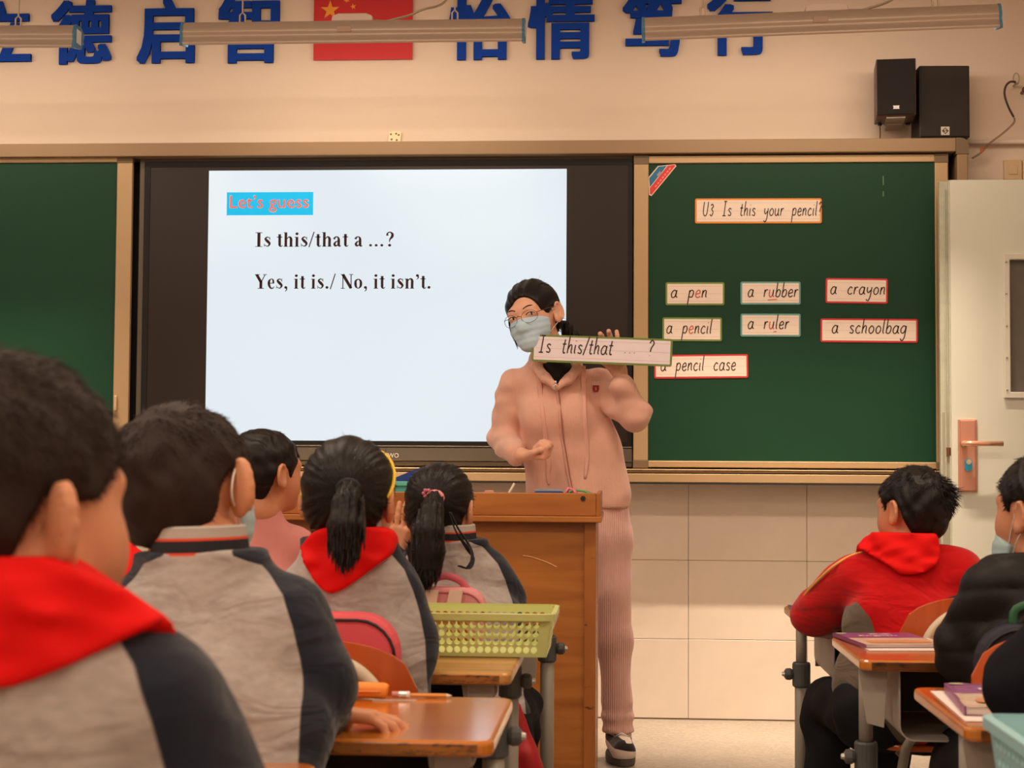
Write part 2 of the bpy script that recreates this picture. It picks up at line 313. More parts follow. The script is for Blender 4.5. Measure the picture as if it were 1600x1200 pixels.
# ---------------------------------------------------------------- implicit surfaces for bodies and cloth
def smin(a, b, k):
    if k <= 0: return np.minimum(a, b)
    h = np.clip(.5+.5*(b-a)/k, 0, 1); return b*(1-h)+a*h-k*h*(1-h)
def smax(a, b, k): return -smin(-a, -b, k)
class Grid:
    def __init__(s, lo, hi, h):
        s.lo = np.array(lo, float); s.h = h
        n = np.ceil((np.array(hi)-s.lo)/h).astype(int)+1
        s.ax = [(s.lo[i]+np.arange(n[i])*h) for i in range(3)]
        s.D = np.full(n, .2, np.float32)
    def like(s):
        g = Grid.__new__(Grid); g.lo = s.lo; g.h = s.h; g.ax = s.ax; g.D = np.full(s.D.shape, .2, np.float32); return g
    def pts(s, sl=(slice(None),)*3):
        return s.ax[0][sl[0]][:, None, None], s.ax[1][sl[1]][None, :, None], s.ax[2][sl[2]][None, None, :]
    def _sl(s, lo, hi):
        out = []
        for i in range(3):
            a = int(max(0, math.floor((lo[i]-s.lo[i])/s.h))); b = int(min(s.D.shape[i], math.ceil((hi[i]-s.lo[i])/s.h)+1))
            if b <= a: return None
            out.append(slice(a, b))
        return tuple(out)
    def _op(s, sl, d, k, op):
        A = s.D[sl]
        s.D[sl] = smin(A, d, k) if op == 'u' else smax(A, -d, k)
    def ell(s, c, r, R=None, k=.01, op='u', mg=.03):
        c = np.array(c, float); r = np.array(r, float); m = r.max()+mg+k
        if R is None: e = r+mg+k
        else: e = np.full(3, m)
        sl = s._sl(c-e, c+e)
        if sl is None: return
        X, Y, Z = s.pts(sl); X = X-c[0]; Y = Y-c[1]; Z = Z-c[2]
        if R is not None:
            R = np.array(R); X, Y, Z = (X*R[0, 0]+Y*R[1, 0]+Z*R[2, 0], X*R[0, 1]+Y*R[1, 1]+Z*R[2, 1], X*R[0, 2]+Y*R[1, 2]+Z*R[2, 2])
        k0 = np.sqrt((X/r[0])**2+(Y/r[1])**2+(Z/r[2])**2)+1e-6; k1 = np.sqrt((X/r[0]**2)**2+(Y/r[1]**2)**2+(Z/r[2]**2)**2)+1e-6
        s._op(sl, k0*(k0-1)/k1, k, op)
    def cone(s, a, b, ra, rb, k=.01, w=None, q=1., op='u', mg=.03):
        a = np.array(a, float); b = np.array(b, float); m = max(ra, rb)*max(q, 1)+mg+k
        sl = s._sl(np.minimum(a, b)-m, np.maximum(a, b)+m)
        if sl is None: return
        X, Y, Z = s.pts(sl); ab = b-a; L2 = ab@ab+1e-9
        px, py, pz = X-a[0], Y-a[1], Z-a[2]; t = np.clip((px*ab[0]+py*ab[1]+pz*ab[2])/L2, 0, 1)
        px, py, pz = px-t*ab[0], py-t*ab[1], pz-t*ab[2]
        if w is not None:
            w = np.array(w, float); w = w/np.linalg.norm(w); dw = px*w[0]+py*w[1]+pz*w[2]; g = (1/q-1)*dw
            px, py, pz = px+g*w[0], py+g*w[1], pz+g*w[2]
        s._op(sl, np.sqrt(px*px+py*py+pz*pz)-(ra+(rb-ra)*t), k, op)
    def chain(s, ps, rs, **kw):
        for i in range(len(ps)-1): s.cone(ps[i], ps[i+1], rs[i], rs[i+1], **kw)
    def sample(s, p, D=None):
        D = s.D if D is None else D
        q = (p-s.lo)/s.h; q = np.clip(q, 0, np.array(D.shape)-1.001); i = q.astype(int); f = q-i
        out = 0
        for dx in (0, 1):
            for dy in (0, 1):
                for dz in (0, 1):
                    wgt = (f[:, 0] if dx else 1-f[:, 0])*(f[:, 1] if dy else 1-f[:, 1])*(f[:, 2] if dz else 1-f[:, 2])
                    out = out+wgt*D[i[:, 0]+dx, i[:, 1]+dy, i[:, 2]+dz]
        return out
    def mesh(s, proj=2):
        D = s.D; D[0] = D[-1] = .2; D[:, 0] = D[:, -1] = .2; D[:, :, 0] = D[:, :, -1] = .2
        sg = D < 0; nx, ny, nz = D.shape
        def c8(A, i, j, k): return A[i:nx-1+i, j:ny-1+j, k:nz-1+k]
        cnt = sum(c8(sg, i, j, k).astype(np.int8) for i in (0, 1) for j in (0, 1) for k in (0, 1))
        act = (cnt > 0) & (cnt < 8); I, J, K = np.nonzero(act); n = len(I)
        idx = np.full(act.shape, -1, np.int64); idx[I, J, K] = np.arange(n)
        pos = np.zeros((n, 3)); num = np.zeros(n)
        for ax in range(3):
            for u in (0, 1):
                for v in (0, 1):
                    o = [0, 0, 0]; oo = [x for x in range(3) if x != ax]; o[oo[0]] = u; o[oo[1]] = v
                    e = list(o); e[ax] = 1
                    a = D[I+o[0], J+o[1], K+o[2]]; b = D[I+e[0], J+e[1], K+e[2]]; m = (a < 0) != (b < 0)
                    t = np.where(m, a/(a-b+1e-12), 0); p = np.array(o, float)[None]*m[:, None]; p[:, ax] += t
                    pos += p*m[:, None]; num += m
        pos /= num[:, None]; pos += np.stack([I, J, K], 1); pos = pos*s.h+s.lo
        faces = []
        for ax in range(3):
            sh = [slice(None)]*3; s2 = [slice(None)]*3; sh[ax] = slice(0, -1); s2[ax] = slice(1, None)
            A = sg[tuple(sh)]; B = sg[tuple(s2)]; ii = np.nonzero(A != B); g = [np.array(x) for x in ii]
            oo = [x for x in range(3) if x != ax]
            ok = (g[oo[0]] > 0) & (g[oo[1]] > 0) & (g[oo[0]] < D.shape[oo[0]]-1) & (g[oo[1]] < D.shape[oo[1]]-1); g = [x[ok] for x in g]
            inside = A[tuple(g)]
            def cid(du, dv):
                h_ = [x.copy() for x in g]; h_[oo[0]] -= du; h_[oo[1]] -= dv; return idx[tuple(h_)]
            q = np.stack([cid(1, 1), cid(0, 1), cid(0, 0), cid(1, 0)], 1)
            flip = inside if ax != 1 else ~inside
            q[~flip] = q[~flip][:, ::-1]; faces.append(q)
        fc = np.concatenate(faces)
        for _ in range(proj):
            e = s.h*.5; gr = np.stack([s.sample(pos+np.eye(3)[i]*e)-s.sample(pos-np.eye(3)[i]*e) for i in range(3)], 1)/(2*e)
            d = s.sample(pos); st = -d/(np.maximum((gr**2).sum(1), .25)); st = np.clip(st, -s.h*.6, s.h*.6); pos = pos+gr*st[:, None]
        return pos, fc
def np_obj(name, parts, mats, parent, origin, attrs=None, mi=None, smooth=True):
    """parts: list of (verts, quads[, material index])"""
    vs = []; fs = []; ms = []; off = 0
    for p in parts:
        vs.append(p[0]); fs.append(p[1]+off); ms.append(np.full(len(p[1]), p[2] if len(p) > 2 else 0)); off += len(p[0])
    v = np.concatenate(vs)-np.array(origin); f = np.concatenate(fs); m = np.concatenate(ms)
    if mi is not None: m = mi
    me = bpy.data.meshes.new(name); k = f.shape[1]
    me.vertices.add(len(v)); me.vertices.foreach_set('co', v.astype(np.float32).ravel())
    me.loops.add(f.size); me.loops.foreach_set('vertex_index', f.astype(np.int32).ravel())
    me.polygons.add(len(f)); me.polygons.foreach_set('loop_start', np.arange(0, f.size, k, dtype=np.int32))
    me.polygons.foreach_set('material_index', m.astype(np.int32)); me.update(calc_edges=True)
    me.polygons.foreach_set('use_smooth', np.full(len(f), smooth)); me.validate()
    for mm in (mats if isinstance(mats, (list, tuple)) else [mats]): me.materials.append(mm)
    if attrs is not None:
        at = me.attributes.new('seam', 'FLOAT', 'POINT'); at.data.foreach_set('value', attrs.astype(np.float32))
    o = bpy.data.objects.new(name, me); COL.objects.link(o)
    if parent is not None: o.parent = parent
    return o
def wob(p, amp, fr, seed=0):
    """smooth pseudo-random displacement"""
    r = np.random.default_rng(seed); out = 0
    for i in range(5):
        d = r.normal(size=3); d /= np.linalg.norm(d); f = fr*(.6+.9*r.random()); ph = r.random()*6.28
        out = out+np.sin((p[0]*d[0]+p[1]*d[1]+p[2]*d[2])*f+ph+1.4*np.sin((p[0]*d[1]+p[1]*d[2]-p[2]*d[0])*f*.6+ph*2))
    return out*amp/2.2
#@@SECTION setting
# ================================================================ the setting
XL, XR, YB, YF, ZC = -4.9, 2.2, -2.4, 6.5, 3.2
M_wall = mat('wall_paint', (226, 208, 190), .85, var=.03, vscale=1.2, bump=.15, bscale=120)
M_ceil = mat('ceiling_paint', (235, 230, 222), .9)
M_tile = mat('wall_tile_glaze', (222, 208, 192), .42, var=.05, vscale=5, bump=.05, bscale=60)
M_grout = mat('tile_grout', (120, 100, 84), .9)
def floor_mat():
    m = mat('terrazzo', (154, 143, 128), .38, var=.10, vscale=2.2); nt = m.node_tree; b = nt.nodes['Principled BSDF']
    tc = nt.nodes.new('ShaderNodeTexCoord'); vo = nt.nodes.new('ShaderNodeTexVoronoi'); vo.inputs['Scale'].default_value = 90
    nt.links.new(tc.outputs['Object'], vo.inputs['Vector'])
    r = nt.nodes.new('ShaderNodeMapRange'); r.inputs[1].default_value = 0; r.inputs[2].default_value = 1; r.inputs[3].default_value = .80; r.inputs[4].default_value = 1.15
    sp = nt.nodes.new('ShaderNodeSeparateColor'); nt.links.new(vo.outputs['Color'], sp.inputs[0]); nt.links.new(sp.outputs[0], r.inputs[0])
    src = b.inputs['Base Color'].links[0].from_socket
    vm = nt.nodes.new('ShaderNodeVectorMath'); vm.operation = 'SCALE'; nt.links.new(src, vm.inputs[0]); nt.links.new(r.outputs[0], vm.inputs['Scale'])
    nt.links.new(vm.outputs[0], b.inputs['Base Color']); return m
def slab(name, x0, x1, y0, y1, z0, z1, m, bevel=0, parent=None, **kw):
    o = MB().box(x0, x1, y0, y1, z0, z1).build(name, m, parent, bevel=bevel)
    if parent is None: tag(o, kind='structure')
    return o
fl = slab('floor', XL-.1, XR+1.5, YB-.1, YF+.1, -.1, 0, floor_mat())
slab('ceiling', XL-.1, XR+1.5, YB-.1, YF+.1, ZC, ZC+.1, M_ceil)
wf = slab('wall_front', XL-.1, XR+1.5, YF+.008, YF+.12, 0, ZC, M_wall)
slab('wall_back', XL-.1, XR+.1, YB-.1, YB, 0, ZC, M_wall)
# right wall with the doorway the open door belongs to
mb = MB(); mb.box(XR, XR+.12, YB, 5.28, 0, ZC); mb.box(XR, XR+.12, 6.2, YF+.008, 0, ZC); mb.box(XR, XR+.12, 5.28, 6.2, 2.1, ZC)
tag(mb.build('wall_right', M_wall), kind='structure')
slab('wall_corridor', XR+1.4, XR+1.5, 3.5, YF, 0, ZC, M_wall)
# left wall with daylight windows
mb = MB(); wy = [(-1.6, .2), (1.2, 3.0), (4.0, 5.6)]
mb.box(XL-.12, XL, YB, YF, 0, .95); mb.box(XL-.12, XL, YB, YF, 2.5, ZC); e = YB
for a, b in wy: mb.box(XL-.12, XL, e, a, .95, 2.5); e = b
mb.box(XL-.12, XL, e, YF+.008, .95, 2.5)
tag(mb.build('wall_left', M_wall), kind='structure')
M_frame = mat('white_frame', (225, 225, 220), .5)
for i, (a, b) in enumerate(wy):
    wn = bpy.data.objects.new('window_%d' % (i+1), None); COL.objects.link(wn); tag(wn, kind='structure')
    fr = MB(); fr.box(XL-.09, XL-.03, a, a+.05, .95, 2.5); fr.box(XL-.09, XL-.03, b-.05, b, .95, 2.5); fr.box(XL-.09, XL-.03, (a+b)/2-.03, (a+b)/2+.03, .95, 2.5)
    fr.box(XL-.09, XL-.03, a, b, .95, 1.0); fr.box(XL-.09, XL-.03, a, b, 2.45, 2.5); fr.build('window_frame', M_frame, wn)
# tiles of the wainscot, each a piece
tw, th = .4545, .304
x0 = (1075-970)/400.
tile_me = None
k0 = int((XL+.02-x0)/tw)
for k in range(k0, 5):
    for r in range(3):
        X = x0+k*tw
        if X+tw > XR or X < XL: continue
        if tile_me is None:
            t = MB().box(.0008, tw-.0008, -.008, 0, .0008, th-.0008).build('wall_tile', M_tile, wf, bevel=.0012, seg=1); tile_me = t.data
        else:
            t = bpy.data.objects.new('wall_tile', tile_me); COL.objects.link(t); t.parent = wf
            b_ = t.modifiers.new('bevel', 'BEVEL'); b_.width = .0012; b_.segments = 1
        t.location = (X, YF+.008, .004+r*th)
slab('trim_1', XL, XR, YF+.002, YF+.008, 0, .004, M_grout)
slab('trim_2', XL, XR, YF+.0045, YF+.0085, .003, .914, M_grout)

# door leaf, swung open against the front wall
M_door = mat('door_paint', (206, 208, 194), .5, var=.03, vscale=4)
M_dedge = mat('door_edge_paint', (176, 178, 158), .6, var=.12, vscale=25)
DY = 6.22
d0 = P(1484, 281, DY); dx0 = d0.x; dz1 = P(1500, 281, DY).z
door = bpy.data.objects.new('door_1', None); COL.objects.link(door); door.location = (XR-.02, DY, 0); tag(door, kind='structure')
def DL(x, z): return (x-(XR-.02), z)
x1d = XR-.04
gx0 = P(1567, 400, DY).x; gz0 = P(1567, 622, DY).z; gz1 = P(1567, 397, DY).z; gx1 = gx0+.42
o_ = XR-.02
def frame_mesh(mb, x0, x1, z0, z1, a0, a1, c0, c1, y0, y1):
    O = [(x0, z0), (x1, z0), (x1, z1), (x0, z1)]; I = [(a0, c0), (a1, c0), (a1, c1), (a0, c1)]
    vs = [(p[0], y, p[1]) for y in (y0, y1) for p in O+I]; fs = []
    for i in range(4):
        j = (i+1) % 4; fs += [(i, j, 4+j, 4+i), (8+i, 12+i, 12+j, 8+j), (i, 8+i, 8+j, j), (4+i, 4+j, 12+j, 12+i)]
    mb.add(vs, fs)
mb = MB(); frame_mesh(mb, dx0-o_, x1d-o_, .01, dz1, gx0-o_, gx1-o_, gz0, gz1, 0, .04)
mb.build('door_leaf', M_door, door, bevel=.002)
ex = P(1470, 500, DY).x-o_
mb = MB(); mb.box(ex, dx0-o_-.004, .016, .04, .01, dz1-.004); mb.box(ex+.016, ex+.020, .008, .02, .9, dz1-.03); mb.box(dx0-o_-.006, dx0-o_, .004, .03, .01, dz1)
de = mb.build('door_edge', M_dedge, door, bevel=.001)
MB().box(ex+.018, ex+.034, .004, .018, 1.02, 1.05).build('latch', mat('bronze_dark', (120, 80, 55), .4, metal=.6), de)
MB().box(ex+.006, ex+.030, .012, .016, .62, 1.18).build('strike_plate', mat('dull_steel', (170, 168, 150), .5, metal=.5), de)
fr = MB()
b4 = .022
frame_mesh(fr, gx0-o_-.001, gx1-o_+.001, gz0-.001, gz1+.001, gx0-o_+b4, gx1-o_-b4, gz0+b4, gz1-b4, -.014, .046)
gf = fr.build('vision_panel_frame', mat('panel_frame_paint', (208, 205, 192), .5), door, bevel=.003)
MB().box(gx0+b4-o_, gx1-b4-o_, .022, .026, gz0+b4, gz1-b4).build('glass_pane', mat('dusty_dark_glass', (96, 92, 84), .25, var=.15, vscale=5), gf)
for zz in np.linspace(gz0+.03, gz1-.03, 5): MB().ball((gx0-o_+.008, -.015, zz), .004, 8, 5).build('screw', mat('dull_steel', (170, 168, 150), .5, metal=.5), gf)
M_rose = mat('rose_bronze', (205, 150, 128), .32, metal=.55)
a = P(1497, 655, DY-.01); b = P(1528, 769, DY-.01); lx0, lx1, lz0, lz1 = a.x-o_, b.x-o_, b.z, a.z
lp = MB(); lp.box(lx0, lx1, -.008, 0, lz0, lz1); lp.box(lx0+.008, lx1-.008, -.017, -.006, lz0+.004, lz1-.004)
lk = lp.build('lock_plate', M_rose, door, bevel=.003)
hz = P(1510, 693, DY-.05).z; hx = P(1508, 693, DY-.05).x-o_
mb = MB(); mb.cyl((hx, -.015, hz), (hx, -.055, hz), .011); mb.tube([(hx-.006, -.055, hz), (hx+.02, -.058, hz), (hx+.06, -.058, hz), (hx+.135, -.054, hz)], [.010, .0105, .0095, .010], 12)
mb.build('door_handle', mat('rose_handle', (230, 178, 150), .2, metal=.7), lk, smooth=True)
kp = P(1513, 726, DY-.02); kx, kz = kp.x-o_, kp.z
MB().prism([(kx+p[0], kz+p[1]) for p in rrect(-.013, .013, -.024, .022, .0125, 5)], -.026, -.016).build('key_cylinder', mat('cyan_film', (40, 160, 200), .3), lk)
MB().cyl((kx, -.030, kz+.010), (kx, -.024, kz+.010), .010).build('cylinder_face', mat('chrome', (220, 215, 210), .2, metal=.8), lk)
for zz in (.3, 1.6): MB().cyl((x1d-o_+.012, .02, zz), (x1d-o_+.012, .02, zz+.12), .010).build('hinge', mat('dull_steel', (170, 168, 150), .5, metal=.5), door)

# ================================================================ the board wall
M_gold = mat('champagne_aluminium', (178, 150, 112), .42, metal=.3)
M_gold2 = mat('champagne_aluminium_dull', (146, 120, 90), .5, metal=.2)
M_cap = mat('brown_corner_plastic', (112, 92, 66), .55)
M_green = mat('green_board', (21, 61, 41), .5, var=.05, vscale=1.5, spec=.2)
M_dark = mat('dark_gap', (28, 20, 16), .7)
YO = 6.34   # front of the outer frame
board = thing('chalkboard', 'long green sliding chalkboard in a champagne aluminium frame on the front wall', 'chalkboard', (0, YF, 0))
def R4(u0, v0, u1, v1, Y):
    a, b, c, d = P(u0, v0, Y), P(u1, v0, Y), P(u0, v1, Y), P(u1, v1, Y)
    return (a.x+c.x)/2, (b.x+d.x)/2, (c.z+d.z)/2, (a.z+b.z)/2
def bx(name, rect, y0, y1, m, parent, bevel=.002):
    x0, x1, z0, z1 = rect; oy = parent.matrix_basis.translation.y if parent.parent is None else parent.parent.matrix_basis.translation.y
    return MB().box(x0, x1, y0-oy, y1-oy, z0, z1).build(name, m, parent, bevel=bevel)
XB0 = -3.75
zt = P(750, 220, YO).z; zt2 = P(750, 241, YO).z; zb = P(900, 753, YO).z; zb2 = P(900, 732, YO).z
xr1 = P(1515, 400, YO).x; xr0 = P(1495, 400, YO).x
MB().box(XB0, xr0, YO-YF, -.008, zt2, zt).build('top_rail', M_gold2, board, bevel=.003)
mb = MB(); mb.prism([(xr0, zt2-.01), (xr1, zt2-.01)]+arc((xr1-.03, zt-.03), .03, 0, PI/2, 6)+[(xr0, zt)], YO-YF-.001, -.008); mb.build('corner_cap', M_cap, board)
MB().box(xr0+.004, xr1-.003, YO-YF, -.008, zb, zt2-.01).build('end_post', M_gold2, board, bevel=.004)
mb = MB(); mb.box(XB0, xr1, YO-YF, -.008, zb, zb+.034); mb.box(XB0, xr1, YO-YF+.004, -.008, zb+.037, zb2-.006); mb.box(XB0, xr1, YO-YF-.004, -.06, zb2-.006, zb2)
mb.build('bottom_rail', M_gold, board, bevel=.003)
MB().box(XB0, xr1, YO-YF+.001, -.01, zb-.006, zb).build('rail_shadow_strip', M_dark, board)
MB().box(XB0, xr0, -.03, -.008, zb, zt2).build('back_panel', M_dark, board)
YP = 6.365
def sliding(u0, u1, uf0, uf1, caps, name='sliding_panel', left=False):
    """green panel inside u0..u1, frame outer uf0..uf1"""
    gx = R4(u0, 254, u1, 721, YP); fx = R4(uf0, 242, uf1, 733, YP)
    if left: gx = (XB0+.04, gx[1], gx[2], gx[3]); fx = (XB0+.0, fx[1], fx[2], fx[3])
    p = MB().box(gx[0]-.003, gx[1]+.003, YP+.008-YF, YP+.02-YF, gx[2]-.003, gx[3]+.003).build(name, M_green, board)
    y0, y1 = YP-YF, YP+.022-YF
    MB().box(gx[0], gx[1], y0, y1, gx[3], fx[3]).build('panel_top_strip', M_gold, p, bevel=.003)
    MB().box(gx[0], gx[1], y0+.002, y1, gx[3]+(fx[3]-gx[3])*.46, gx[3]+(fx[3]-gx[3])*.54).build('strip_groove', M_gold2, p)
    MB().box(gx[0], gx[1], y0, y1, fx[2]+.004, gx[2]).build('panel_bottom_strip', M_gold, p, bevel=.003)
    for (a, b) in ((fx[0], gx[0]), (gx[1], fx[1])):
        MB().box(a, b, y0, y1, gx[2], gx[3]).build('panel_side_strip', M_gold, p, bevel=.003)
        for (c, d) in ((gx[3], fx[3]), (fx[2]+.004, gx[2])):
            MB().box(a-.001, b+.001, y0-.002, y1, c-.004, d+.002).build('panel_corner', M_cap, p, bevel=.002)
    return p, gx, fx
pR, gR, fR = sliding(1013, 1462, 990, 1483, True)
pL, gL, fL = sliding(0, 179, 0, 203, True, left=True)
# latch on the left panel's frame
q = P(181, 630, YP); MB().box(q.x-.006, q.x+.006, YP-YF-.012, YP-YF, q.z-.03, q.z+.03).build('panel_latch', mat('worn_brass', (215, 190, 150), .35, metal=.5), pL, bevel=.004)
# glossy pale scratches high on the right panel
for (u, v, hh_) in ((1380, 282, .035), (1380, 303, .02)):
    q = P(u, v, YP+.008); MB().box(q.x-.002, q.x+.0025, YP+.0072-YF, YP+.008-YF, q.z-hh_/2, q.z+hh_/2).build('scratch_mark', mat('scratch', (80, 116, 92), .5), pR)

# ---- interactive display
YD = 6.385
disp = thing('interactive_display', 'large black flat interactive display showing a white lesson slide', 'display', (0, YD, 0))
r = R4(213, 243, 989, 728, YD); M_blk = mat('display_bezel', (32, 27, 25), .35); M_grey = mat('bezel_metal', (98, 90, 78), .4, metal=.5)
MB().box(r[0], r[1], .012, .07, r[2], r[3]).build('housing', M_grey, disp, bevel=.003)
g = R4(224, 250, 988, 696, YD)
MB().box(g[0], g[1], .006, .013, g[2], g[3]).build('glass_front', mat('display_glass', (40, 32, 29), .28, spec=.3), disp, bevel=.002)
go = R4(222, 250, 988, 696, YD); gi = R4(231, 259, 981, 689, YD); mb = MB(); frame_mesh(mb, go[0], go[1], go[2], go[3], gi[0], gi[1], gi[2], gi[3], .003, .0065)
mb.build('black_border', mat('border_black', (16, 13, 12), .45, spec=.3), disp)
g = R4(213, 696, 988, 727, YD)
mb = MB(); mb.box(g[0], g[1], -.002, .02, g[2]+.018, g[3]-.008); mb.box(g[0], g[1], .004, .02, g[2], g[2]+.016); mb.box(g[0], g[1], -.004, .02, g[3]-.006, g[3])
sb = mb.build('speaker_bar', M_grey, disp, bevel=.002)
q = R4(593, 708, 623, 715, YD)
font_mesh('bar_logo', 'SEEWO', mat('logo_silver', (200, 195, 185), .4), sb, .02, (0, -.0032, 0), extrude=.0005, fit=(q[0], q[1], q[2], q[3]))
g = R4(323, 265, 884.5, 690, YD); SW, SH = g[1]-g[0], g[3]-g[2]
def screen_mat():
    m = bpy.data.materials.new('slide_glow'); m.use_nodes = True; nt = m.node_tree; b = nt.nodes['Principled BSDF']
    b.inputs['Base Color'].default_value = (.02, .02, .02, 1); b.inputs['Roughness'].default_value = .15
    tc = nt.nodes.new('ShaderNodeTexCoord'); n = nt.nodes.new('ShaderNodeTexNoise'); n.inputs['Scale'].default_value = 1.2; nt.links.new(tc.outputs['Object'], n.inputs['Vector'])
    mx = nt.nodes.new('ShaderNodeMix'); mx.data_type = 'RGBA'; mx.inputs[6].default_value = (*lin((220, 229, 240)), 1); mx.inputs[7].default_value = (*lin((222, 236, 238)), 1)
    nt.links.new(n.outputs[0], mx.inputs[0]); nt.links.new(mx.outputs[2], b.inputs['Emission Color']); b.inputs['Emission Strength'].default_value = 1.0
    return m
slide = MB().box(g[0], g[1], .0045, .0065, g[2], g[3]).build('slide_image', screen_mat(), disp)
M_ink = mat('slide_text', (66, 46, 44), .9, spec=0)
def onY(u, v, Y): p = P(u, v, Y); return Matrix.Translation((p.x, 0, p.z))
mb = MB(); serif(mb, 'Is this/that a ___?', onY(398, 386.5, YD) @ Matrix.Translation((0, .0042, 0)), 1.0*.0); mb = MB()
def fit_serif(text, u0, v0, u1, height_px):
    sc_ = height_px/400*6.385/6.5/1.4
    w0 = serif(MB(), text, Matrix(), sc_); wx = (P(u1, v0, YD).x-P(u0, v0, YD).x)/w0
    m_ = MB(); serif(m_, text, onY(u0, v0, YD) @ Matrix.Translation((0, .0042, 0)) @ Matrix.Diagonal((wx, 1, 1, 1)), sc_); return m_
fit_serif('Is this/that a ___?', 398, 385.5, 617, 23).build('slide_lettering', M_ink, slide)
fit_serif("Yes, it is./ No, it isn't.", 398, 451, 675, 23).build('slide_lettering', M_ink, slide)
g2 = R4(354, 300, 489, 336, YD)
lb = MB().box(g2[0], g2[1], .0036, .0046, g2[2], g2[3]).build('title_box', mat('slide_blue', (0, 170, 225), .8, emit=.55), slide)
q = R4(359, 305, 482, 331, YD)
font_mesh('title_outline', "Let\u2019s guess", mat('slide_white', (230, 215, 200), .8, emit=.5), lb, .05, (0, .0034, 0), extrude=.0002, fit=(q[0]-.001, q[1]+.001, q[2]-.001, q[3]+.001))
font_mesh('title_lettering', "Let\u2019s guess", mat('slide_red', (225, 95, 80), .8, emit=.45), lb, .05, (0, .003, 0), extrude=.0002, fit=(q[0], q[1], q[2], q[3]))

# ---- word cards on the right panel
M_paper = mat('card_paper', (238, 222, 208), .7); M_line = mat('card_ruling', (196, 176, 160), .8)
M_mark = mat('marker_black', (52, 34, 28), .6); M_mred = mat('marker_red', (205, 90, 75), .6)
BORD = {'green': mat('border_green', (112, 138, 62), .5), 'teal': mat('border_teal', (98, 160, 155), .5), 'red': mat('border_red', (205, 42, 48), .5), 'orange': mat('border_orange', (228, 140, 42), .5)}
def card(text, w_, h_, bord, m, label, tx, base, size, width, red=(), under=None, wide=None, group='word cards on the green board'):
    t = thing('word_card', label, 'card', group=group); t.matrix_basis = m
    b_ = MB(); b_.prism(rrect(-w_/2, w_/2, -h_/2, h_/2, .007), -.0022, 0); b_.build('card_border', BORD[bord], t)
    p_ = MB(); e = .0065; p_.prism(rrect(-w_/2+e, w_/2-e, -h_/2+e, h_/2-e, .002), -.0030, -.0020); p_ = p_.build('card_face', M_paper, t)
    l_ = MB()
    for f_ in (.22, -.10, -.42+.0): l_.box(-w_/2+e+.002, w_/2-e-.002, -.0032, -.0029, h_*(f_+.10)-.0004, h_*(f_+.10)+.0004)
    l_.build('ruled_lines', M_line, p_)
    a, b2 = MB(), MB(); T = Matrix.Translation((tx-w_/2, -.0032, base-h_/2))
    if wide: T = T @ Matrix.Diagonal((wide/handwrite(MB(), MB(), text, Matrix(), size, width), 1, 1, 1))
    handwrite(a, b2, text, T, size, width, red)
    if under: ribbon(b2, [(under[0]*size*.92, -.42*size), (under[1]*size*.92, -.32*size)], [width*.7]*2, T)
    a.build('lettering', M_mark, t)
    if b2.v: b2.build('red_lettering', M_mred, t)
    return t
def placed(u0, v0, u1, v1, tilt=0):
    r = R4(u0, v0, u1, v1, YP+.006); return r[1]-r[0], r[3]-r[2], Matrix.Translation(((r[0]+r[1])/2, YP+.0075, (r[2]+r[3])/2)) @ Matrix.Rotation(tilt, 4, 'Y')
px = 6.37/2600
CARDS = [
 ('U3 Is this your pencil?', 1086, 310, 1284, 349, 'orange', .002, 'wide orange-bordered card with a lesson title, topmost on the green board', 12, 12, 11.5, 186, (), None),
 ('a pen', 1040, 441, 1132, 477, 'green', 0, 'green-bordered card reading a pen, above the pencil card', 8, 12, 11.5, 58, (3,), None),
 ('a rubber', 1157, 440, 1251, 476, 'teal', 0, 'teal-bordered card reading a rubber, above the ruler card', 11, 12, 11.5, 79, (3,), (3.05, 4.5)),
 ('a crayon', 1290, 435, 1387, 474, 'red', .012, 'red-bordered card reading a crayon, small one at the right', 7, 14, 11.5, 86, (), None),
 ('a pencil', 1035, 496, 1128, 533, 'green', .004, 'green-bordered card reading a pencil, under the pen card', 6, 12, 11.5, 72, (3,), None),
 ('a ruler', 1157, 490, 1251, 526, 'teal', .002, 'teal-bordered card reading a ruler, under the rubber card', 11, 12, 11.5, 65, (3,), (3.9, 4.4)),
 ('a schoolbag', 1282, 498, 1434, 535, 'red', .006, 'long red-bordered card reading a schoolbag, at the right', 17, 14, 12, 116, (), None),
 ('a pencil case', 1022, 554, 1169, 591, 'red', -.012, 'long red-bordered card reading a pencil case, lowest on the green board', 10, 12, 12, 118, (), None)]
for (tx, u0, v0, u1, v1, bo, ti, lab, ox, oz, sz_, wd, red, un) in CARDS:
    W_, H_, m = placed(u0, v0, u1, v1, ti)
    card(tx, W_, H_, bo, m, lab, ox*px, oz*px, sz_*px, .0042, red, un, wide=wd*px)
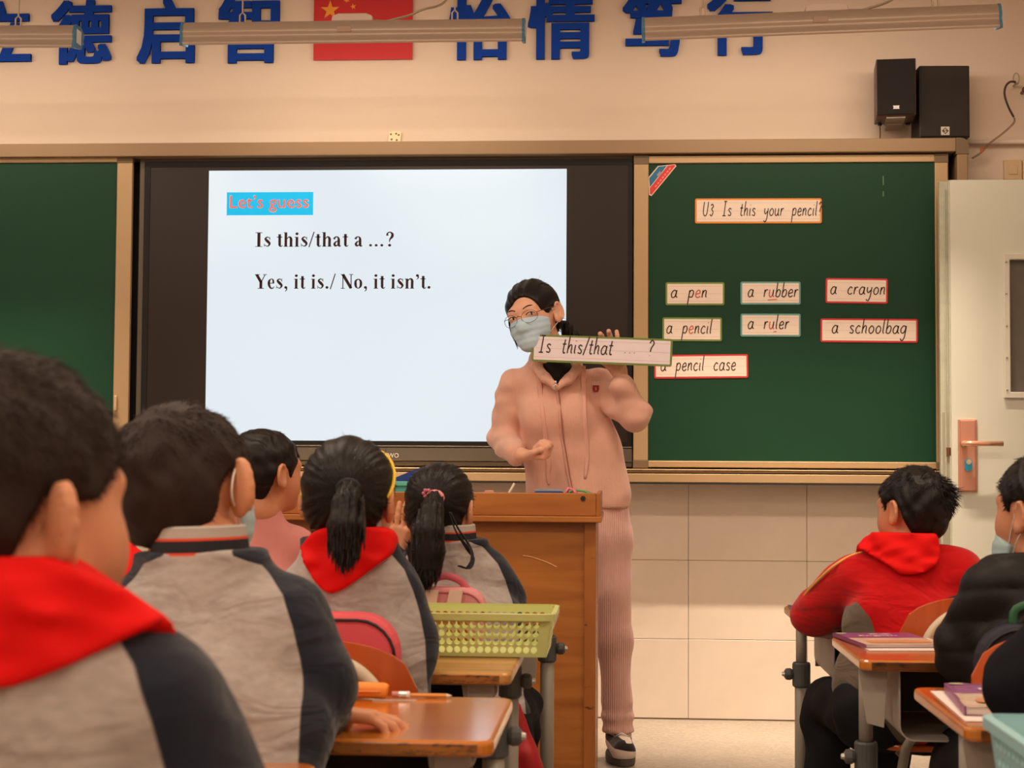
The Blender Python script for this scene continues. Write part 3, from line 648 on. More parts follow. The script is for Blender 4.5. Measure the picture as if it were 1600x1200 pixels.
# corner sticker
st = thing('corner_sticker', 'slanted blue and red printed sticker in the upper left corner of the green panel', 'sticker', (0, YP+.0078, 0))
def upts(l, Y): return [(P(u, v, Y).x, P(u, v, Y).z) for u, v in l]
MB().prism(upts([(1014, 304), (1018, 306), (1057, 259), (1055, 256), (1028, 259), (1013, 277)], YP)[::-1], -.0015, 0).build('sticker_edge', mat('sticker_white', (228, 205, 185), .5), st)
MB().prism(upts([(1015.5, 292), (1042, 258.5), (1029, 260), (1014.5, 278)], YP), -.0022, -.001).build('blue_field', mat('sticker_blue', (20, 110, 150), .5), st)
MB().prism(upts([(1015.5, 302), (1018, 304), (1055, 259), (1054, 257), (1043.5, 258.5), (1015.5, 293.5)], YP), -.0022, -.001).build('red_field', mat('sticker_red', (212, 50, 50), .5), st)
MB().prism(upts([(1026, 273), (1031, 267), (1034, 270), (1029, 276)], YP), -.0028, -.002).build('small_print_block', mat('sticker_grey', (150, 150, 165), .5), st)
tm = MB()
for k in range(7):
    u = 1023+k*3.6; v = 291-k*4.5; tm.prism(upts([(u, v), (u+2.2, v-2.9), (u+4.0, v-1.4), (u+1.8, v+1.5)], YP), -.0028, -.002)
tm.build('small_print', mat('sticker_pink', (235, 130, 120), .5), st)
# ---- lettering and flag on the wall
M_letter = mat('blue_acrylic', (8, 62, 165), .6, spec=.15)
def hanzi(ch, u0, v0, u1, v1, label):
    r = R4(u0, v0, u1, v1, YF); W_ = r[1]-r[0]; H_ = r[3]-r[2]; d = .0075
    objs = []
    o = font_mesh('wall_character', ch, M_letter, None, 1, (0, 0, 0), extrude=.006, fit=(r[0]+d, r[1]-d, r[2]+d, r[3]-d))
    me = o.data; base = [v.co.copy() for v in me.vertices]; polys = [tuple(p.vertices) for p in me.polygons]
    V = []; Fc = []
    for k, (kx_, ky_) in enumerate(((-1, -1), (0, -1), (1, -1), (-1, 0), (0, 0), (1, 0), (-1, 1), (0, 1), (1, 1))):
        dx, dy = d*1.05*kx_, d*.70*ky_; n = len(V)
        V += [(v.x+dx, v.y+dy, v.z+.00002*k) for v in base]; Fc += [tuple(i+n for i in p) for p in polys]
    m2 = bpy.data.meshes.new('wall_character'); m2.from_pydata(V, [], Fc); m2.materials.append(M_letter); o.data = m2
    o.location = (0, YF-.004, 0); tag(o, label, 'lettering', 'blue characters on the front wall'); return o
hanzi('\u7acb', -48, 2, 50, 98, 'blue acrylic character at the far left edge, cut off by the frame')
hanzi('\u5fb7', 80, 0, 175, 102, 'blue acrylic character just right of the leftmost lamp end')
hanzi('\u542f', 215, -2, 305, 101, 'blue acrylic character left of the middle lamp end')
hanzi('\u667a', 341, -8, 437, 100, 'blue acrylic character left of the red flag behind the lamp')
hanzi('\u6021', 700, -10, 801, 95, 'blue acrylic character right of the red flag, behind the lamp end')
hanzi('\u60c5', 825, -12, 929, 94, 'blue acrylic character whole between the two right lamps')
hanzi('\u7b03', 973, -15, 1065, 90, 'blue acrylic character behind the left end of the right lamp')
hanzi('\u884c', 1104, -17, 1207, 88, 'rightmost blue acrylic character behind the right lamp')
flag = thing('wall_flag', 'red flag panel with yellow stars fixed high on the wall', 'flag', (0, YF, 0))
r = R4(491, -9, 645, 94, YF); MB().box(r[0], r[1], -.012, 0, r[2], r[3]).build('flag_panel', mat('flag_red', (200, 26, 34), .45), flag)
fw, fh = r[1]-r[0], r[3]-r[2]
def star(cx, cz, rad, a0):
    pts = []
    for k in range(10):
        rr = rad if k % 2 == 0 else rad*.382; a = a0+PI/2+k*PI/5; pts.append((cx+rr*math.cos(a), cz+rr*math.sin(a)))
    MB().prism(pts, -.0145, -.011).build('star', mat('flag_yellow', (240, 160, 45), .5), flag)
star(r[0]+fw/6, r[3]-fh/4, fh*.15, 0)
for (ax_, az_, an) in ((1/3, .1, .5), (.4, .2, .2), (.4, .35, -.1), (1/3, .45, .4)): star(r[0]+fw*ax_, r[3]-fh*az_, fh*.05, an)
# paper scrap above the board
nt_ = thing('paper_scrap', 'tiny torn yellowed paper scrap on the wall above the display', 'paper', (0, YF, 0)); r = R4(607, 205, 627, 223, YF)
MB().prism([(r[0], r[2]), (r[1]-.003, r[2]), (r[1], r[3]-.006), (r[1]-.006, r[3]), (r[0]+.002, r[3]-.002)], -.002, 0).build('scrap_sheet', mat('scrap_paper', (240, 228, 190), .8, var=.1, vscale=80), nt_)
mb = MB()
for (du, dv) in ((4, 5), (12, 4), (16, 6), (5, 13), (13, 14)): p = P(607+du, 205+dv, YF); mb.ball((p.x, -.0025, p.z), (.004, .001, .004), 8, 5)
mb.build('scrap_stains', mat('scrap_brown', (120, 90, 60), .8), nt_)

# ---- loudspeakers
def speaker(u0, v0, u1, v1, Y, dpt, yaw, mside, mfront, label, small):
    r = R4(u0, v0, u1, v1, Y); cx, W_, H_ = (r[0]+r[1])/2, r[1]-r[0], r[3]-r[2]
    t = thing('loudspeaker', label, 'loudspeaker', (cx, Y, max(r[2], zt+.001) if not small else r[2]), yaw, 'loudspeakers above the board')
    MB().box(-W_/2, W_/2, .006, dpt, 0, H_).build('cabinet', mside, t, bevel=.003)
    MB().box(-W_/2+.003, W_/2-.003, 0, .007, .003, H_-.003).build('grille', mfront, t, bevel=.004)
    return t, W_, H_
M_cloth = mat('speaker_cloth', (24, 20, 18), .95, bump=.5, bscale=900)
sp, W_, H_ = speaker(1369.5, 91, 1431, 180, 6.27, .17, -.10, mat('walnut_veneer', (74, 44, 34), .4, var=.2, vscale=10, stretch=(6, 6, 1)), M_cloth, 'brown veneered loudspeaker hanging left of the larger black one', True)
lg = MB(); lg.prism([(-.012, .024), (.012, .024), (.009, .030), (.012, .036), (-.012, .036), (-.009, .030)], -.0025, -.0005)
lg.build('badge', mat('badge_white', (225, 220, 215), .4), sp)
font_mesh('badge_lettering', 'HIVI', mat('badge_ink', (60, 50, 50), .5), sp, .008, (0, -.0027, .0272), extrude=.0002)
for sx_ in (-1, 1): MB().cyl((sx_*(W_/2-.02), .15, -.008), (sx_*(W_/2-.02), .15, 0), .008).build('foot', M_blk, sp)
mb = MB(); mb.box(-.035, .035, .02, .16, -.006, 0); mb.box(-.03, .03, .12, .232, -.012, -.005)
mb.build('bracket', mat('dull_steel', (170, 168, 150), .5, metal=.5), sp)
MB().tube([(-.05, .19, -.0), (-.048, .21, -.03), (-.05, .225, -.065)], .002, 6).build('cable', mat('cable_brown', (90, 60, 50), .6), sp)
sp2, W_, H_ = speaker(1437, 106, 1516, 218.5, 6.335, .16, .03, mat('black_vinyl', (34, 28, 25), .5), mat('dusty_black_cloth', (42, 36, 32), .9, var=.15, vscale=9, bump=.3, bscale=600), 'larger dusty black loudspeaker standing on the board frame', False)
mb = MB(); mb.box(-.016, .016, -.002, 0, .008, .040); bd = mb.build('badge', mat('badge_silver', (190, 180, 165), .4, metal=.3), sp2)
mb = MB(); mb.prism([(0, .011), (.013, .024), (0, .037), (-.013, .024)], -.0028, -.0015); mb.build('badge_diamond', mat('badge_ink', (60, 50, 50), .5), bd)
font_mesh('badge_lettering', 'S', mat('badge_white', (225, 220, 215), .4), bd, .02, (0, -.003, .0175), extrude=.0002)
# ---- hook with cable, pipe, switches
hk = thing('cable_hook', 'wall ring hook with a dark sleeved cable loop near the top right', 'hook', (0, YF, 0))
q = P(1588, 123, 6.46); MB().tube([(q.x+.011*math.cos(a), q.y-YF, q.z+.022*math.sin(a)) for a in np.linspace(0, 2*PI, 20)[:-1]], .0025, 6, closed=True).build('ring', mat('dull_steel', (170, 168, 150), .5, metal=.5), hk)
MB().cyl((q.x, -.045, q.z-.018), (q.x, .008, q.z-.018), .004).build('screw_stem', mat('dull_steel', (170, 168, 150), .5, metal=.5), hk)
pl = [P(u, v, 6.44) for u, v in ((1587, 128), (1578, 128), (1571, 136), (1570, 150), (1576, 168), (1584, 183))]; pl = [(p.x, p.y-YF, p.z) for p in pl]
cb = MB().tube(catmull(pl, 5), .0042, 8).build('cable_sleeve', mat('cable_sleeve_dark', (64, 40, 32), .5), hk, smooth=True)
for off in (0, 1):
    pl = [P(u+off*1.5, v+off, 6.45-off*.01) for u, v in ((1584, 183), (1583, 192), (1566, 208), (1545, 224), (1532, 238), (1518, 247))]
    MB().tube(catmull([(p.x, p.y-YF, p.z) for p in pl], 5), .0016, 6).build('wire', mat('wire_brown', (140, 100, 70), .6), cb, smooth=True)
q = P(1534, 234, 6.44); MB().ball((q.x, q.y-YF, q.z), (.007, .003, .012), 8, 6).build('orange_tape', mat('tape_orange', (190, 110, 60), .6), cb)
q = P(1560, 222, 6.48); tag(MB().tube([(xr1+.003, 6.48, q.z), (XR-.002, 6.48, q.z)], .009, 10).build('wall_pipe', M_wall, smooth=True), 'thin cream conduit pipe running from the board to the corner', 'pipe')
bk = thing('coat_hook', 'small dark metal knob on the wall at the right edge below the ring hook', 'hook', (0, YF, 0)); q = P(1600, 142, 6.47)
MB().cyl((q.x, -.045, q.z), (q.x, .008, q.z), .006).build('knob_stem', mat('bronze_dark', (120, 80, 55), .4, metal=.6), bk); MB().ball((q.x, -.047, q.z), .013).build('knob', mat('bronze_dark', (120, 80, 55), .4, metal=.6), bk, smooth=True)
for (u0, u1, lab) in ((1569, 1597, 'cream wall plate above the door, the left one'), (1598, 1626, 'cream wall plate above the door at the right edge')):
    r = R4(u0, 248, u1, 281, YF-.01); t = thing('wall_plate', lab, 'switch plate', ((r[0]+r[1])/2, YF, r[2]), group='wall plates above the door'); W_ = r[1]-r[0]
    MB().box(-W_/2, W_/2, -.012, .008, 0, W_*1.15).build('plate', mat('ivory_plastic', (214, 186, 146), .4), t, bevel=.003)
    MB().box(-W_/4, W_/4, -.015, -.011, W_*.3, W_*.85).build('rocker', mat('ivory_plastic', (214, 186, 146), .4), t, bevel=.002)

# ---- hanging board lamps
M_hood = mat('lamp_hood', (184, 166, 150), .4, metal=.35); M_hin = mat('lamp_reflector', (240, 238, 230), .3)
M_endc = mat('lamp_end_blue', (70, 130, 165), .45); M_rod = mat('lamp_rod', (190, 175, 150), .4, metal=.5)
M_tube = mat('lamp_glow', (255, 236, 205), .5, emit=5)
def lamp(uL, vL, uR, vR, Y, label, rods, ballast):
    a, b = P(uL, vL, Y), P(uR, vR, Y); L = b-a; Ln = L.length; c = (a+b)/2
    t = thing('board_lamp', label, 'lamp', c, group='hanging lamps lighting the board')
    t.rotation_euler = (0, -math.atan2(L.z, L.x), math.atan2(L.y, L.x)); h = .043
    outer = [(-.030, .043), (-.040, .030), (-.047, .008), (-.043, -.012), (-.050, -.034), (-.048, -.044)]
    inner = [(-.045, -.043), (-.046, -.034), (-.039, -.012), (-.043, .008), (-.036, .028), (-.026, .039)]
    top = [(.02, .043), (.055, .026)]; topi = [(.053, .022), (.02, .039)]
    outer = catmull(outer, 4); prof = outer[::-1]+top+topi+inner[::-1]
    m_ = MB(); m_.rings([[Vector((x, p[0], p[1])) for p in prof] for x in (-Ln/2, Ln/2)], cap=False); m_.build('hood', M_hood, t, smooth=False)
    ep = [(p[0], p[1]) for p in outer[::-1]]+[(.02, .045), (.058, .027), (.03, -.03)]
    for sx_ in (-1, 1):
        e_ = MB(); x0_, x1_ = (Ln/2-.001, Ln/2+.009) if sx_ > 0 else (-Ln/2-.009, -Ln/2+.001)
        e_.rings([[Vector((x, p[0]*1.04, p[1]*1.04)) for p in ep] for x in (x0_, x1_)]); ec = e_.build('end_cap', M_endc, t)
        if sx_ > 0: MB().box(Ln/2+.009, Ln/2+.0100, -.03, .02, -.02, .03).build('end_label', mat('label_white', (225, 222, 220), .5), ec)
    MB().cyl((-Ln/2+.03, -.012, .012), (Ln/2-.03, -.012, .012), .013, n=12).build('glow_tube', M_tube, t, smooth=True)
    for f_ in ballast: MB().prism([(f_*Ln-.075, .043), (f_*Ln+.075, .043), (f_*Ln+.072, .062), (f_*Ln+.05, .070), (f_*Ln-.05, .070), (f_*Ln-.072, .062)], -.03, .03).build('ballast_box', mat('ballast_white', (222, 205, 190), .5), t, bevel=.003)
    for f_ in ballast:
        mb = MB(); mb.box(f_*Ln-.05, f_*Ln+.0, -.0495, -.040, -.002, .018); mb.build('rating_label', mat('label_print', (186, 160, 140), .6), t)
    for f_ in rods:
        x = f_*Ln; m_ = MB(); m_.tube([(x-.010, 0, .043), (x-.010, 0, .075), (x, 0, .085), (x+.010, 0, .075), (x+.010, 0, .043)], .0035, 6)
        m_.cyl((x, 0, .085), (x, 0, ZC-c.z-.0), .0035, n=6); m_.build('hanger', M_rod, t)
    if ballast: MB().tube(catmull([(ballast[0]*Ln+.07, 0, .05), (ballast[0]*Ln+.11, 0, .048), (ballast[0]*Ln+.14, 0, .052), (ballast[0]*Ln+.24, .02, .09), (ballast[0]*Ln+.35, .1, .2), (ballast[0]*Ln+.36, .1, ZC-c.z)], 5), .0045, 6).build('cord', M_rod, t, smooth=True)
    l = area('board_lamp_light', c+Vector((0, .004, -.008)), (math.radians(38), 0, 0), Ln*.93, .03, LP_BOARD)
    l2 = area('board_lamp_downlight', c+Vector((0, .004, -.014)), (math.radians(8), 0, 0), Ln*.93, .03, LP_DOWN); l2.data.spread = math.radians(46)
    return t
lamp(-416, 62, 120, 61, 5.86, 'leftmost hanging lamp in front of the wall, cut by the left frame edge', (.33, -.33), ())
lamp(290, 57, 817, 51, 5.88, 'middle hanging lamp in front of the red flag', (-.33, .30), (0.0,))
lamp(1007, 50, 1557, 29, 5.80, 'right hanging lamp above the two loudspeakers', (-.33, .33), (0.02,))
#@@SECTION furniture
# ================================================================ podium
M_pod = wood('podium_wood', (184, 118, 52), (150, 86, 32), .38, 2.2, 'X', .25)
M_pod2 = wood('podium_wood_upright', (176, 108, 46), (144, 80, 28), .4, 2.0, 'Z', .25)
pod = thing('podium', 'large honey-brown wooden teaching podium in front of the display', 'podium', (-.70, 4.72, 0))
px0, px1, pz = -.66, .64, P(700, 769, 4.72).z
a = P(938, 800, 4.72).x+.70
px1 = a; pzb = P(700, 805, 4.72).z; pzc = P(700, 815, 4.70).z
MB().box(px0, px1-.012, .0, .03, pzb, pz).build('front_board', M_pod, pod, bevel=.003)
MB().box(px1-.012, px1, .0, .56, pzb, pz).build('side_board', M_pod2, pod, bevel=.002)
MB().box(px0-.004, px0+.014, .0, .56, pzb, pz).build('side_board', M_pod2, pod, bevel=.002)
MB().box(px0-.008, px1+.004, -.018, .57, pzc, pzb).build('ledge', M_pod, pod, bevel=.003)
MB().box(px0+.014, px1-.012, .03, .56, pzb, pz-.03).build('table_top', M_pod, pod)
MB().box(px0+.03, px1-.045, .03, .05, .0, pzc).build('front_panel', M_pod, pod)
MB().box(px1-.045, px1-.012, .018, .55, .0, pzc).build('end_panel', M_pod2, pod, bevel=.002)
MB().box(px0, px0+.033, .018, .55, .0, pzc).build('end_panel', M_pod2, pod, bevel=.002)
q = P(911, 779, 4.72); MB().cyl((q.x+.70, -.002, q.z), (q.x+.70, .004, q.z), .0075).build('bolt_hole', mat('dark_hole', (40, 24, 16), .7), pod)
pl = [P(u, v, 4.75) for u, v in ((817, 868), (830, 870), (845, 875), (858, 880), (870, 886))]
mb = MB(); mb.tube([(p.x+.70, .0295, p.z) for p in pl], .0012, 5); mb.build('long_scratch', mat('pale_scratch', (226, 180, 120), .6), pod)
# small things lying on the podium
ptz = pz-.03
def onpod(u, v, Y): return P(u, v, Y).x
tray = thing('storage_box', 'teal plastic box on the podium, behind the girl with a headband', 'box', (P(640, 760, 4.95).x, 4.95, ptz))
mb = MB(); hb = P(640, 752, 4.95).z-ptz
mb.box(-.11, .11, 0, .006, 0, hb); mb.box(-.11, .11, .154, .16, 0, hb); mb.box(-.11, -.104, 0, .16, 0, hb); mb.box(.104, .11, 0, .16, 0, hb); mb.box(-.11, .11, 0, .16, 0, .004)
mb.build('box_body', mat('teal_plastic', (70, 165, 160), .35), tray, bevel=.002)
mb = MB(); mb.box(-.115, .115, -.006, .004, hb-.014, hb); mb.build('box_rim', mat('teal_plastic_light', (96, 190, 180), .35), tray, bevel=.002)
fo = thing('folder', 'blue folder leaning out of the teal box on the podium', 'folder', (P(640, 752, 4.97).x, 4.97, ptz+.006))
mb = MB(); mb.prism([(-.045, 0), (.09, 0), (.09, hb+.045), (.03, hb+.035), (-.045, hb+.004)], 0, .012); mb.build('folder_cover', mat('folder_blue', (30, 62, 140), .4), fo)
mb = MB(); mb.prism([(-.04, 0), (.088, 0), (.088, hb+.040), (.03, hb+.030), (-.04, hb)], .003, .009, M=Matrix.Translation((0, 0, .001))); mb.build('sheets', M_paper, fo)
cs = thing('pencil_box', 'flat blue pencil box on the right of the podium top', 'box', (onpod(858, 766, 4.9), 4.88, ptz))
w_ = .043; MB().prism(rrect(-w_, w_, 0, P(858, 765, 4.88).z-ptz-.004, .006), 0, .05).build('case_body', mat('case_blue', (34, 70, 128), .3), cs, bevel=.002)
MB().prism(rrect(-w_+.003, w_-.003, P(858, 765, 4.88).z-ptz-.005, P(858, 764, 4.88).z-ptz, .001), .003, .047).build('case_lid', mat('clear_lid', (150, 165, 180), .15), cs)
for (u, w2, col, cn, lab, cat_) in ((898, .045, (82, 170, 96), 'green', 'green plastic clip beside the pink one on the podium', 'clip'), (893, .018, (232, 120, 150), 'pink', 'pink plastic clip on top of the podium', 'clip')):
    c = thing('plastic_clip', lab, cat_, (onpod(u+(8 if cn == 'green' else 0), 765, 4.83), 4.83 if cn == 'green' else 4.80, ptz))
    hh_ = P(880, 764, 4.83).z-ptz+(.0 if cn == 'green' else .006)
    MB().tube([(-w2, 0, hh_*.5), (-w2*.4, 0, hh_*.93), (w2*.3, 0, hh_*.85), (w2, 0, hh_*.45)], [hh_*.3, hh_*.16, hh_*.16, hh_*.4], 8, flat=.5).build('clip_body', mat('clip_'+cn, col, .35), c, smooth=True)
    MB().tube([(-w2*.8, .006, .004), (0, .006, hh_*.5), (w2*.8, .006, .004)], .0035, 8).build('clip_spring', mat('clip_'+cn, col, .35), c, smooth=True)
ck = thing('chalk_stick', 'white chalk stick leaning up near the middle of the podium top', 'chalk', (onpod(795, 765, 4.80), 4.80, ptz))
MB().tube([(-.012, 0, .006), (.017, .0, P(795, 755, 4.80).z-ptz)], .0035, 8).build('stick', mat('chalk_white', (235, 228, 215), .9), ck)
er = thing('eraser', 'small pinkish eraser on the podium top edge near the middle', 'eraser', (onpod(764, 766, 4.78), 4.78, ptz))
MB().prism(rrect(-.014, .014, 0, P(764, 766.5, 4.78).z-ptz, .004), 0, .02).build('eraser_block', mat('eraser_pink', (215, 150, 125), .8), er, bevel=.002)

# ================================================================ school desks
M_top = wood('desk_varnish', (206, 124, 38), (178, 94, 24), .16, 1.6, 'X', .9)
M_top2 = wood('desk_worn', (196, 142, 74), (150, 100, 44), .35, 2.2, 'X', .3)
M_edge = wood('desk_edge_worn', (176, 112, 52), (104, 60, 26), .4, 3, 'X', .3, edge=True)
M_steel = mat('desk_steel_paint', (152, 146, 134), .45, var=.06, vscale=12); M_steel2 = mat('desk_shelf_paint', (168, 160, 150), .5, var=.06, vscale=9)
M_collar = mat('grey_plastic', (82, 84, 84), .5); M_bolt = mat('bolt_steel', (190, 188, 182), .3, metal=.8)
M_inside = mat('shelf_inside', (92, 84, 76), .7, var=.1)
def desk(x0, y0, z, W_, label, top=None, cz=.50, D_=.41, coly=.31, bracket_h=.11, brx=.030):
    """x0,y0: left near corner; z: height of the writing surface"""
    t = thing('school_desk', label, 'desk', (x0, y0, 0), group='single school desks')
    th_ = .021; top = top or M_top
    p = MB(); p.prismz(rrect(0, W_, 0, D_, .022, 4), z-th_, z); tp = p.build('desktop', top, t, bevel=.006, seg=3)
    MB().box(.02, W_-.02, -.0012, .004, z-th_+.003, z-.003).build('near_edge', M_edge, tp, bevel=.001)
    # metal dimple plates at the far corners
    for sx_ in (.045, W_-.045):
        MB().prism(rrect(-.014, .014, -.004, .004, .004, 3), 0, .001, M=Matrix.Translation((sx_, D_-.045, z+.0002)) @ Matrix.Rotation(.4, 4, 'Z') @ Matrix.Rotation(-PI/2, 4, 'X')).build('corner_plate', M_bolt, tp)
    # shelf: bent sheet, open towards the pupil
    sh_ = MB(); sz0 = z-.155; x_a, x_b = .075, W_-.075; pr = [(x_a, z-th_)]+arc((x_a+.03, sz0+.03), .03, PI, 1.5*PI, 5)+arc((x_b-.03, sz0+.03), .03, 1.5*PI, 2*PI, 5)+[(x_b, z-th_)]
    inn = [(x_a+.003, z-th_)]+arc((x_a+.03, sz0+.03), .027, PI, 1.5*PI, 5)+arc((x_b-.03, sz0+.03), .027, 1.5*PI, 2*PI, 5)+[(x_b-.003, z-th_)]
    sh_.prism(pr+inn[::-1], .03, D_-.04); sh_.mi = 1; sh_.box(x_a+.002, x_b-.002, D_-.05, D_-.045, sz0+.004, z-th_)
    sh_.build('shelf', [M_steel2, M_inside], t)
    for sx_, sg in ((.03, -1), (W_-.03, 1)):
        br = MB(); y_a = .035
        br.prism([(-.028, z-th_), (.028, z-th_), (.020, z-th_-bracket_h), (-.012, z-th_-bracket_h+.008)], y_a, y_a+.004, M=Matrix.Translation((sx_-sg*brx, 0, 0)))
        br.box(sx_-.010-sg*brx, sx_+.010-sg*brx, y_a+.003, y_a+.10, z-th_-.02, z-th_)
        br.build('bracket', M_steel2, t, bevel=.001)
        lg = MB(); lg.cyl((sx_+sg*.004, coly, 0.03), (sx_+sg*.004, coly, cz), .0165, n=18); lg.cyl((sx_+sg*.004, coly, cz-.02), (sx_+sg*.004, coly, z-th_), .0135, n=18)
        l_ = lg.build('leg', M_steel, t, smooth=False)
        for p_ in l_.data.polygons: p_.use_smooth = len(p_.vertices) == 4
        co = MB(); co.tube([(sx_+sg*.004, coly, cz-.062), (sx_+sg*.004, coly, cz-.058), (sx_+sg*.004, coly, cz-.004), (sx_+sg*.004, coly, cz)], [.018, .0225, .0225, .020], 18)
        c_ = co.build('collar', M_collar, l_, bevel=.001)
        kn = MB(); kx_ = sx_+sg*.026; kn.tube([(kx_, coly, cz-.03), (kx_+sg*.006, coly, cz-.03), (kx_+sg*.016, coly, cz-.03), (kx_+sg*.020, coly, cz-.03)], [.012, .015, .014, .009], 12)
        kn.build('knob', M_collar, c_); MB().tube([(kx_+sg*.019, coly, cz-.03), (kx_+sg*.026, coly, cz-.03)], [.007, .005], 10).build('bolt', M_bolt, c_)
        ft = MB(); ft.tube([(sx_+sg*.004, -.02, .02), (sx_+sg*.004, .0, .028), (sx_+sg*.004, D_, .028), (sx_+sg*.004, D_+.02, .02)], .016, 10)
        ft.box(sx_+sg*.004-.018, sx_+sg*.004+.018, -.03, .01, 0, .02); ft.box(sx_+sg*.004-.018, sx_+sg*.004+.018, D_-.01, D_+.03, 0, .02); ft.build('foot_bar', M_steel, t)
        if sg > 0:
            ho = MB(); ho.tube(catmull([(sx_-.025, coly-.02, z-th_-.012), (sx_-.02, coly-.05, z-th_-.045), (sx_-.02, coly-.12, z-th_-.05), (sx_-.02, coly-.17, z-th_-.02)], 4), .0045, 8); ho.build('bag_hook', M_steel2, t, smooth=True)
    MB().cyl((.03, coly, .135), (W_-.03, coly, .135), .011).build('cross_bar', M_steel, t)
    MB().tube([(.034, .05, .10), (.034, .07, .13), (.034, coly, .13)], .010, 8).build('foot_rest', M_steel, t)
    MB().tube([(W_-.034, .05, .10), (W_-.034, .07, .13), (W_-.034, coly, .13)], .010, 8).build('foot_rest', M_steel, t)
    return t
DW = .62
xLr = lambda u, Y: P(u, 1000, Y).x
desk(xLr(771, 2.13)-DW, 2.13, .620, DW, 'glossy orange desk with a carrot-coloured pencil case on it', cz=.600, coly=.36)
desk(xLr(799, 2.83)-DW, 2.83, .620, DW, 'scuffed desk carrying the green perforated basket', top=M_top2, cz=.590, coly=.375)
desk(xLr(868, 3.80)-DW, 3.66, .630, DW, 'desk against the podium, behind the green basket', cz=.57)
desk(-.97, 1.53, .624, DW, 'near desk of which only the far edge shows at the bottom of the frame', cz=.57)
R1 = desk(.425, 3.95, .612, .66, 'frontmost right desk with the boy in red leaning on it', top=M_top2, cz=.487, coly=.27, bracket_h=.02, D_=.46)
R2 = desk(.452, 3.19, .610, .66, 'right desk with a purple book and a white sheet, behind the boy in red', cz=.44, coly=.12, D_=.45, brx=-.002)
R3 = desk(.495, 2.44, .600, .66, 'right desk with a crumpled purple book near the frame edge', cz=.44, coly=.12, D_=.45, brx=-.002)
desk(.425, 1.62, .598, .66, 'desk under the blue basket in the lower right corner', cz=.44)
desk(-1.45, 2.83, .620, DW, 'left aisle desk in front of the hidden child with a red scarf', cz=.57)
desk(-1.50, 4.02, .620, DW, 'front left desk of the child in pink', cz=.57)

# chairs
M_ply = wood('chair_plywood', (205, 96, 40), (176, 74, 26), .3, 2.0, 'Z', .6); M_cream = mat('cream_steel', (206, 192, 168), .45, var=.05, vscale=30)
def chair_proto(x, y, label, top=.665):
    t = thing('school_chair', label, 'chair', (x, y, 0), group='plywood school chairs')
    # backrest: curved plywood with an arched top
    W2 = .150; bot = .43; n = 16; rows = []
    def back(y0, hole=False):
        vs = []
        for i in range(n+1):
            u = -1+2*i/n; xx = u*W2; zt_ = bot+(top-bot)*(.70+.30*math.sqrt(max(0, 1-abs(u)**2.2))); cy = -.030*(1-u*u)
            vs.append((xx, cy+y0, bot+.0)); vs.append((xx, cy+y0, max(zt_, bot+.01)))
        return vs
    f = back(-.005); b = back(.005); mb = MB(); m_ = len(f)
    fs = []
    for i in range(n):
        a_, b_, c_, d_ = 2*i, 2*i+2, 2*i+3, 2*i+1
        fs += [(a_, b_, c_, d_), (a_+m_, d_+m_, c_+m_, b_+m_), (d_, c_, c_+m_, d_+m_), (a_, a_+m_, b_+m_, b_)]
    fs += [(0, 1, 1+m_, m_), (2*n, 2*n+m_, 2*n+1+m_, 2*n+1)]
    mb.add(f+b, fs); bk_ = mb.build('backrest', M_ply, t, bevel=.001)
    # cream steel arch riveted to the back
    pts = [(-.118, -.012, bot-.04), (-.112, -.026, bot+.07)]+[(.107*math.cos(a_), -.046, bot+.132+.105*math.sin(a_)) for a_ in np.linspace(PI-.1, .1, 13)]+[(.112, -.026, bot+.07), (.118, -.012, bot-.04)]
    MB().tube(catmull(pts, 3), .011, 8).build('back_frame', M_cream, t, smooth=True)
    MB().prismz(rrect(-.18, .18, .02, .36, .05, 4), .352, .366).build('seat', M_ply, t, bevel=.004)
    mb = MB(); mb.cyl((-.14, .05, .345), (-.14, .33, .345), .010); mb.cyl((.14, .05, .345), (.14, .33, .345), .010); mb.build('seat_frame', M_steel, t)
    for sx_ in (-1, 1):
        MB().tube([(sx_*.118, -.01, bot-.03), (sx_*.135, .02, .36), (sx_*.15, .10, .19), (sx_*.15, .17, .03)], .011, 10).build('leg', M_steel, t, smooth=True)
        MB().tube([(sx_*.15, -.02, .011), (sx_*.15, .36, .011)], .011, 10).build('skid', M_steel, t)
        MB().tube([(sx_*.15, .17, .03), (sx_*.15, .17, .005)], .013, 10).build('foot', M_collar, t)
    return t
ch = chair_proto(xLr(510, 2.67), 2.655, 'orange plywood chair back below the red scarf girl, with a pink bag on it', top=.694)
def chair(x, y, label, rz=0): return dup(ch, (x, y, 0), label, rz, 'plywood school chairs') 
chair(-.45, 3.44, 'chair whose back shows as a thin arc above the green basket')
chair(-.565, 1.88, 'brown chair back glimpsed between the two nearest boys', rz=-.0)
chair(-.46, .98, 'chair under the nearest boy in a red scarf')
chair(-1.14, 2.74, 'chair of the mostly hidden child left of the boy in grey')
chair(-.92, 3.72, 'chair of the child in pink')
chair(.758, 3.70, 'chair behind the boy in red, partly covered by a navy bag', rz=.0)
chair(.753, 2.93, 'chair back at the right frame edge below the green and navy bag')
chair(.80, 2.12, 'chair of the child at the lower right edge')

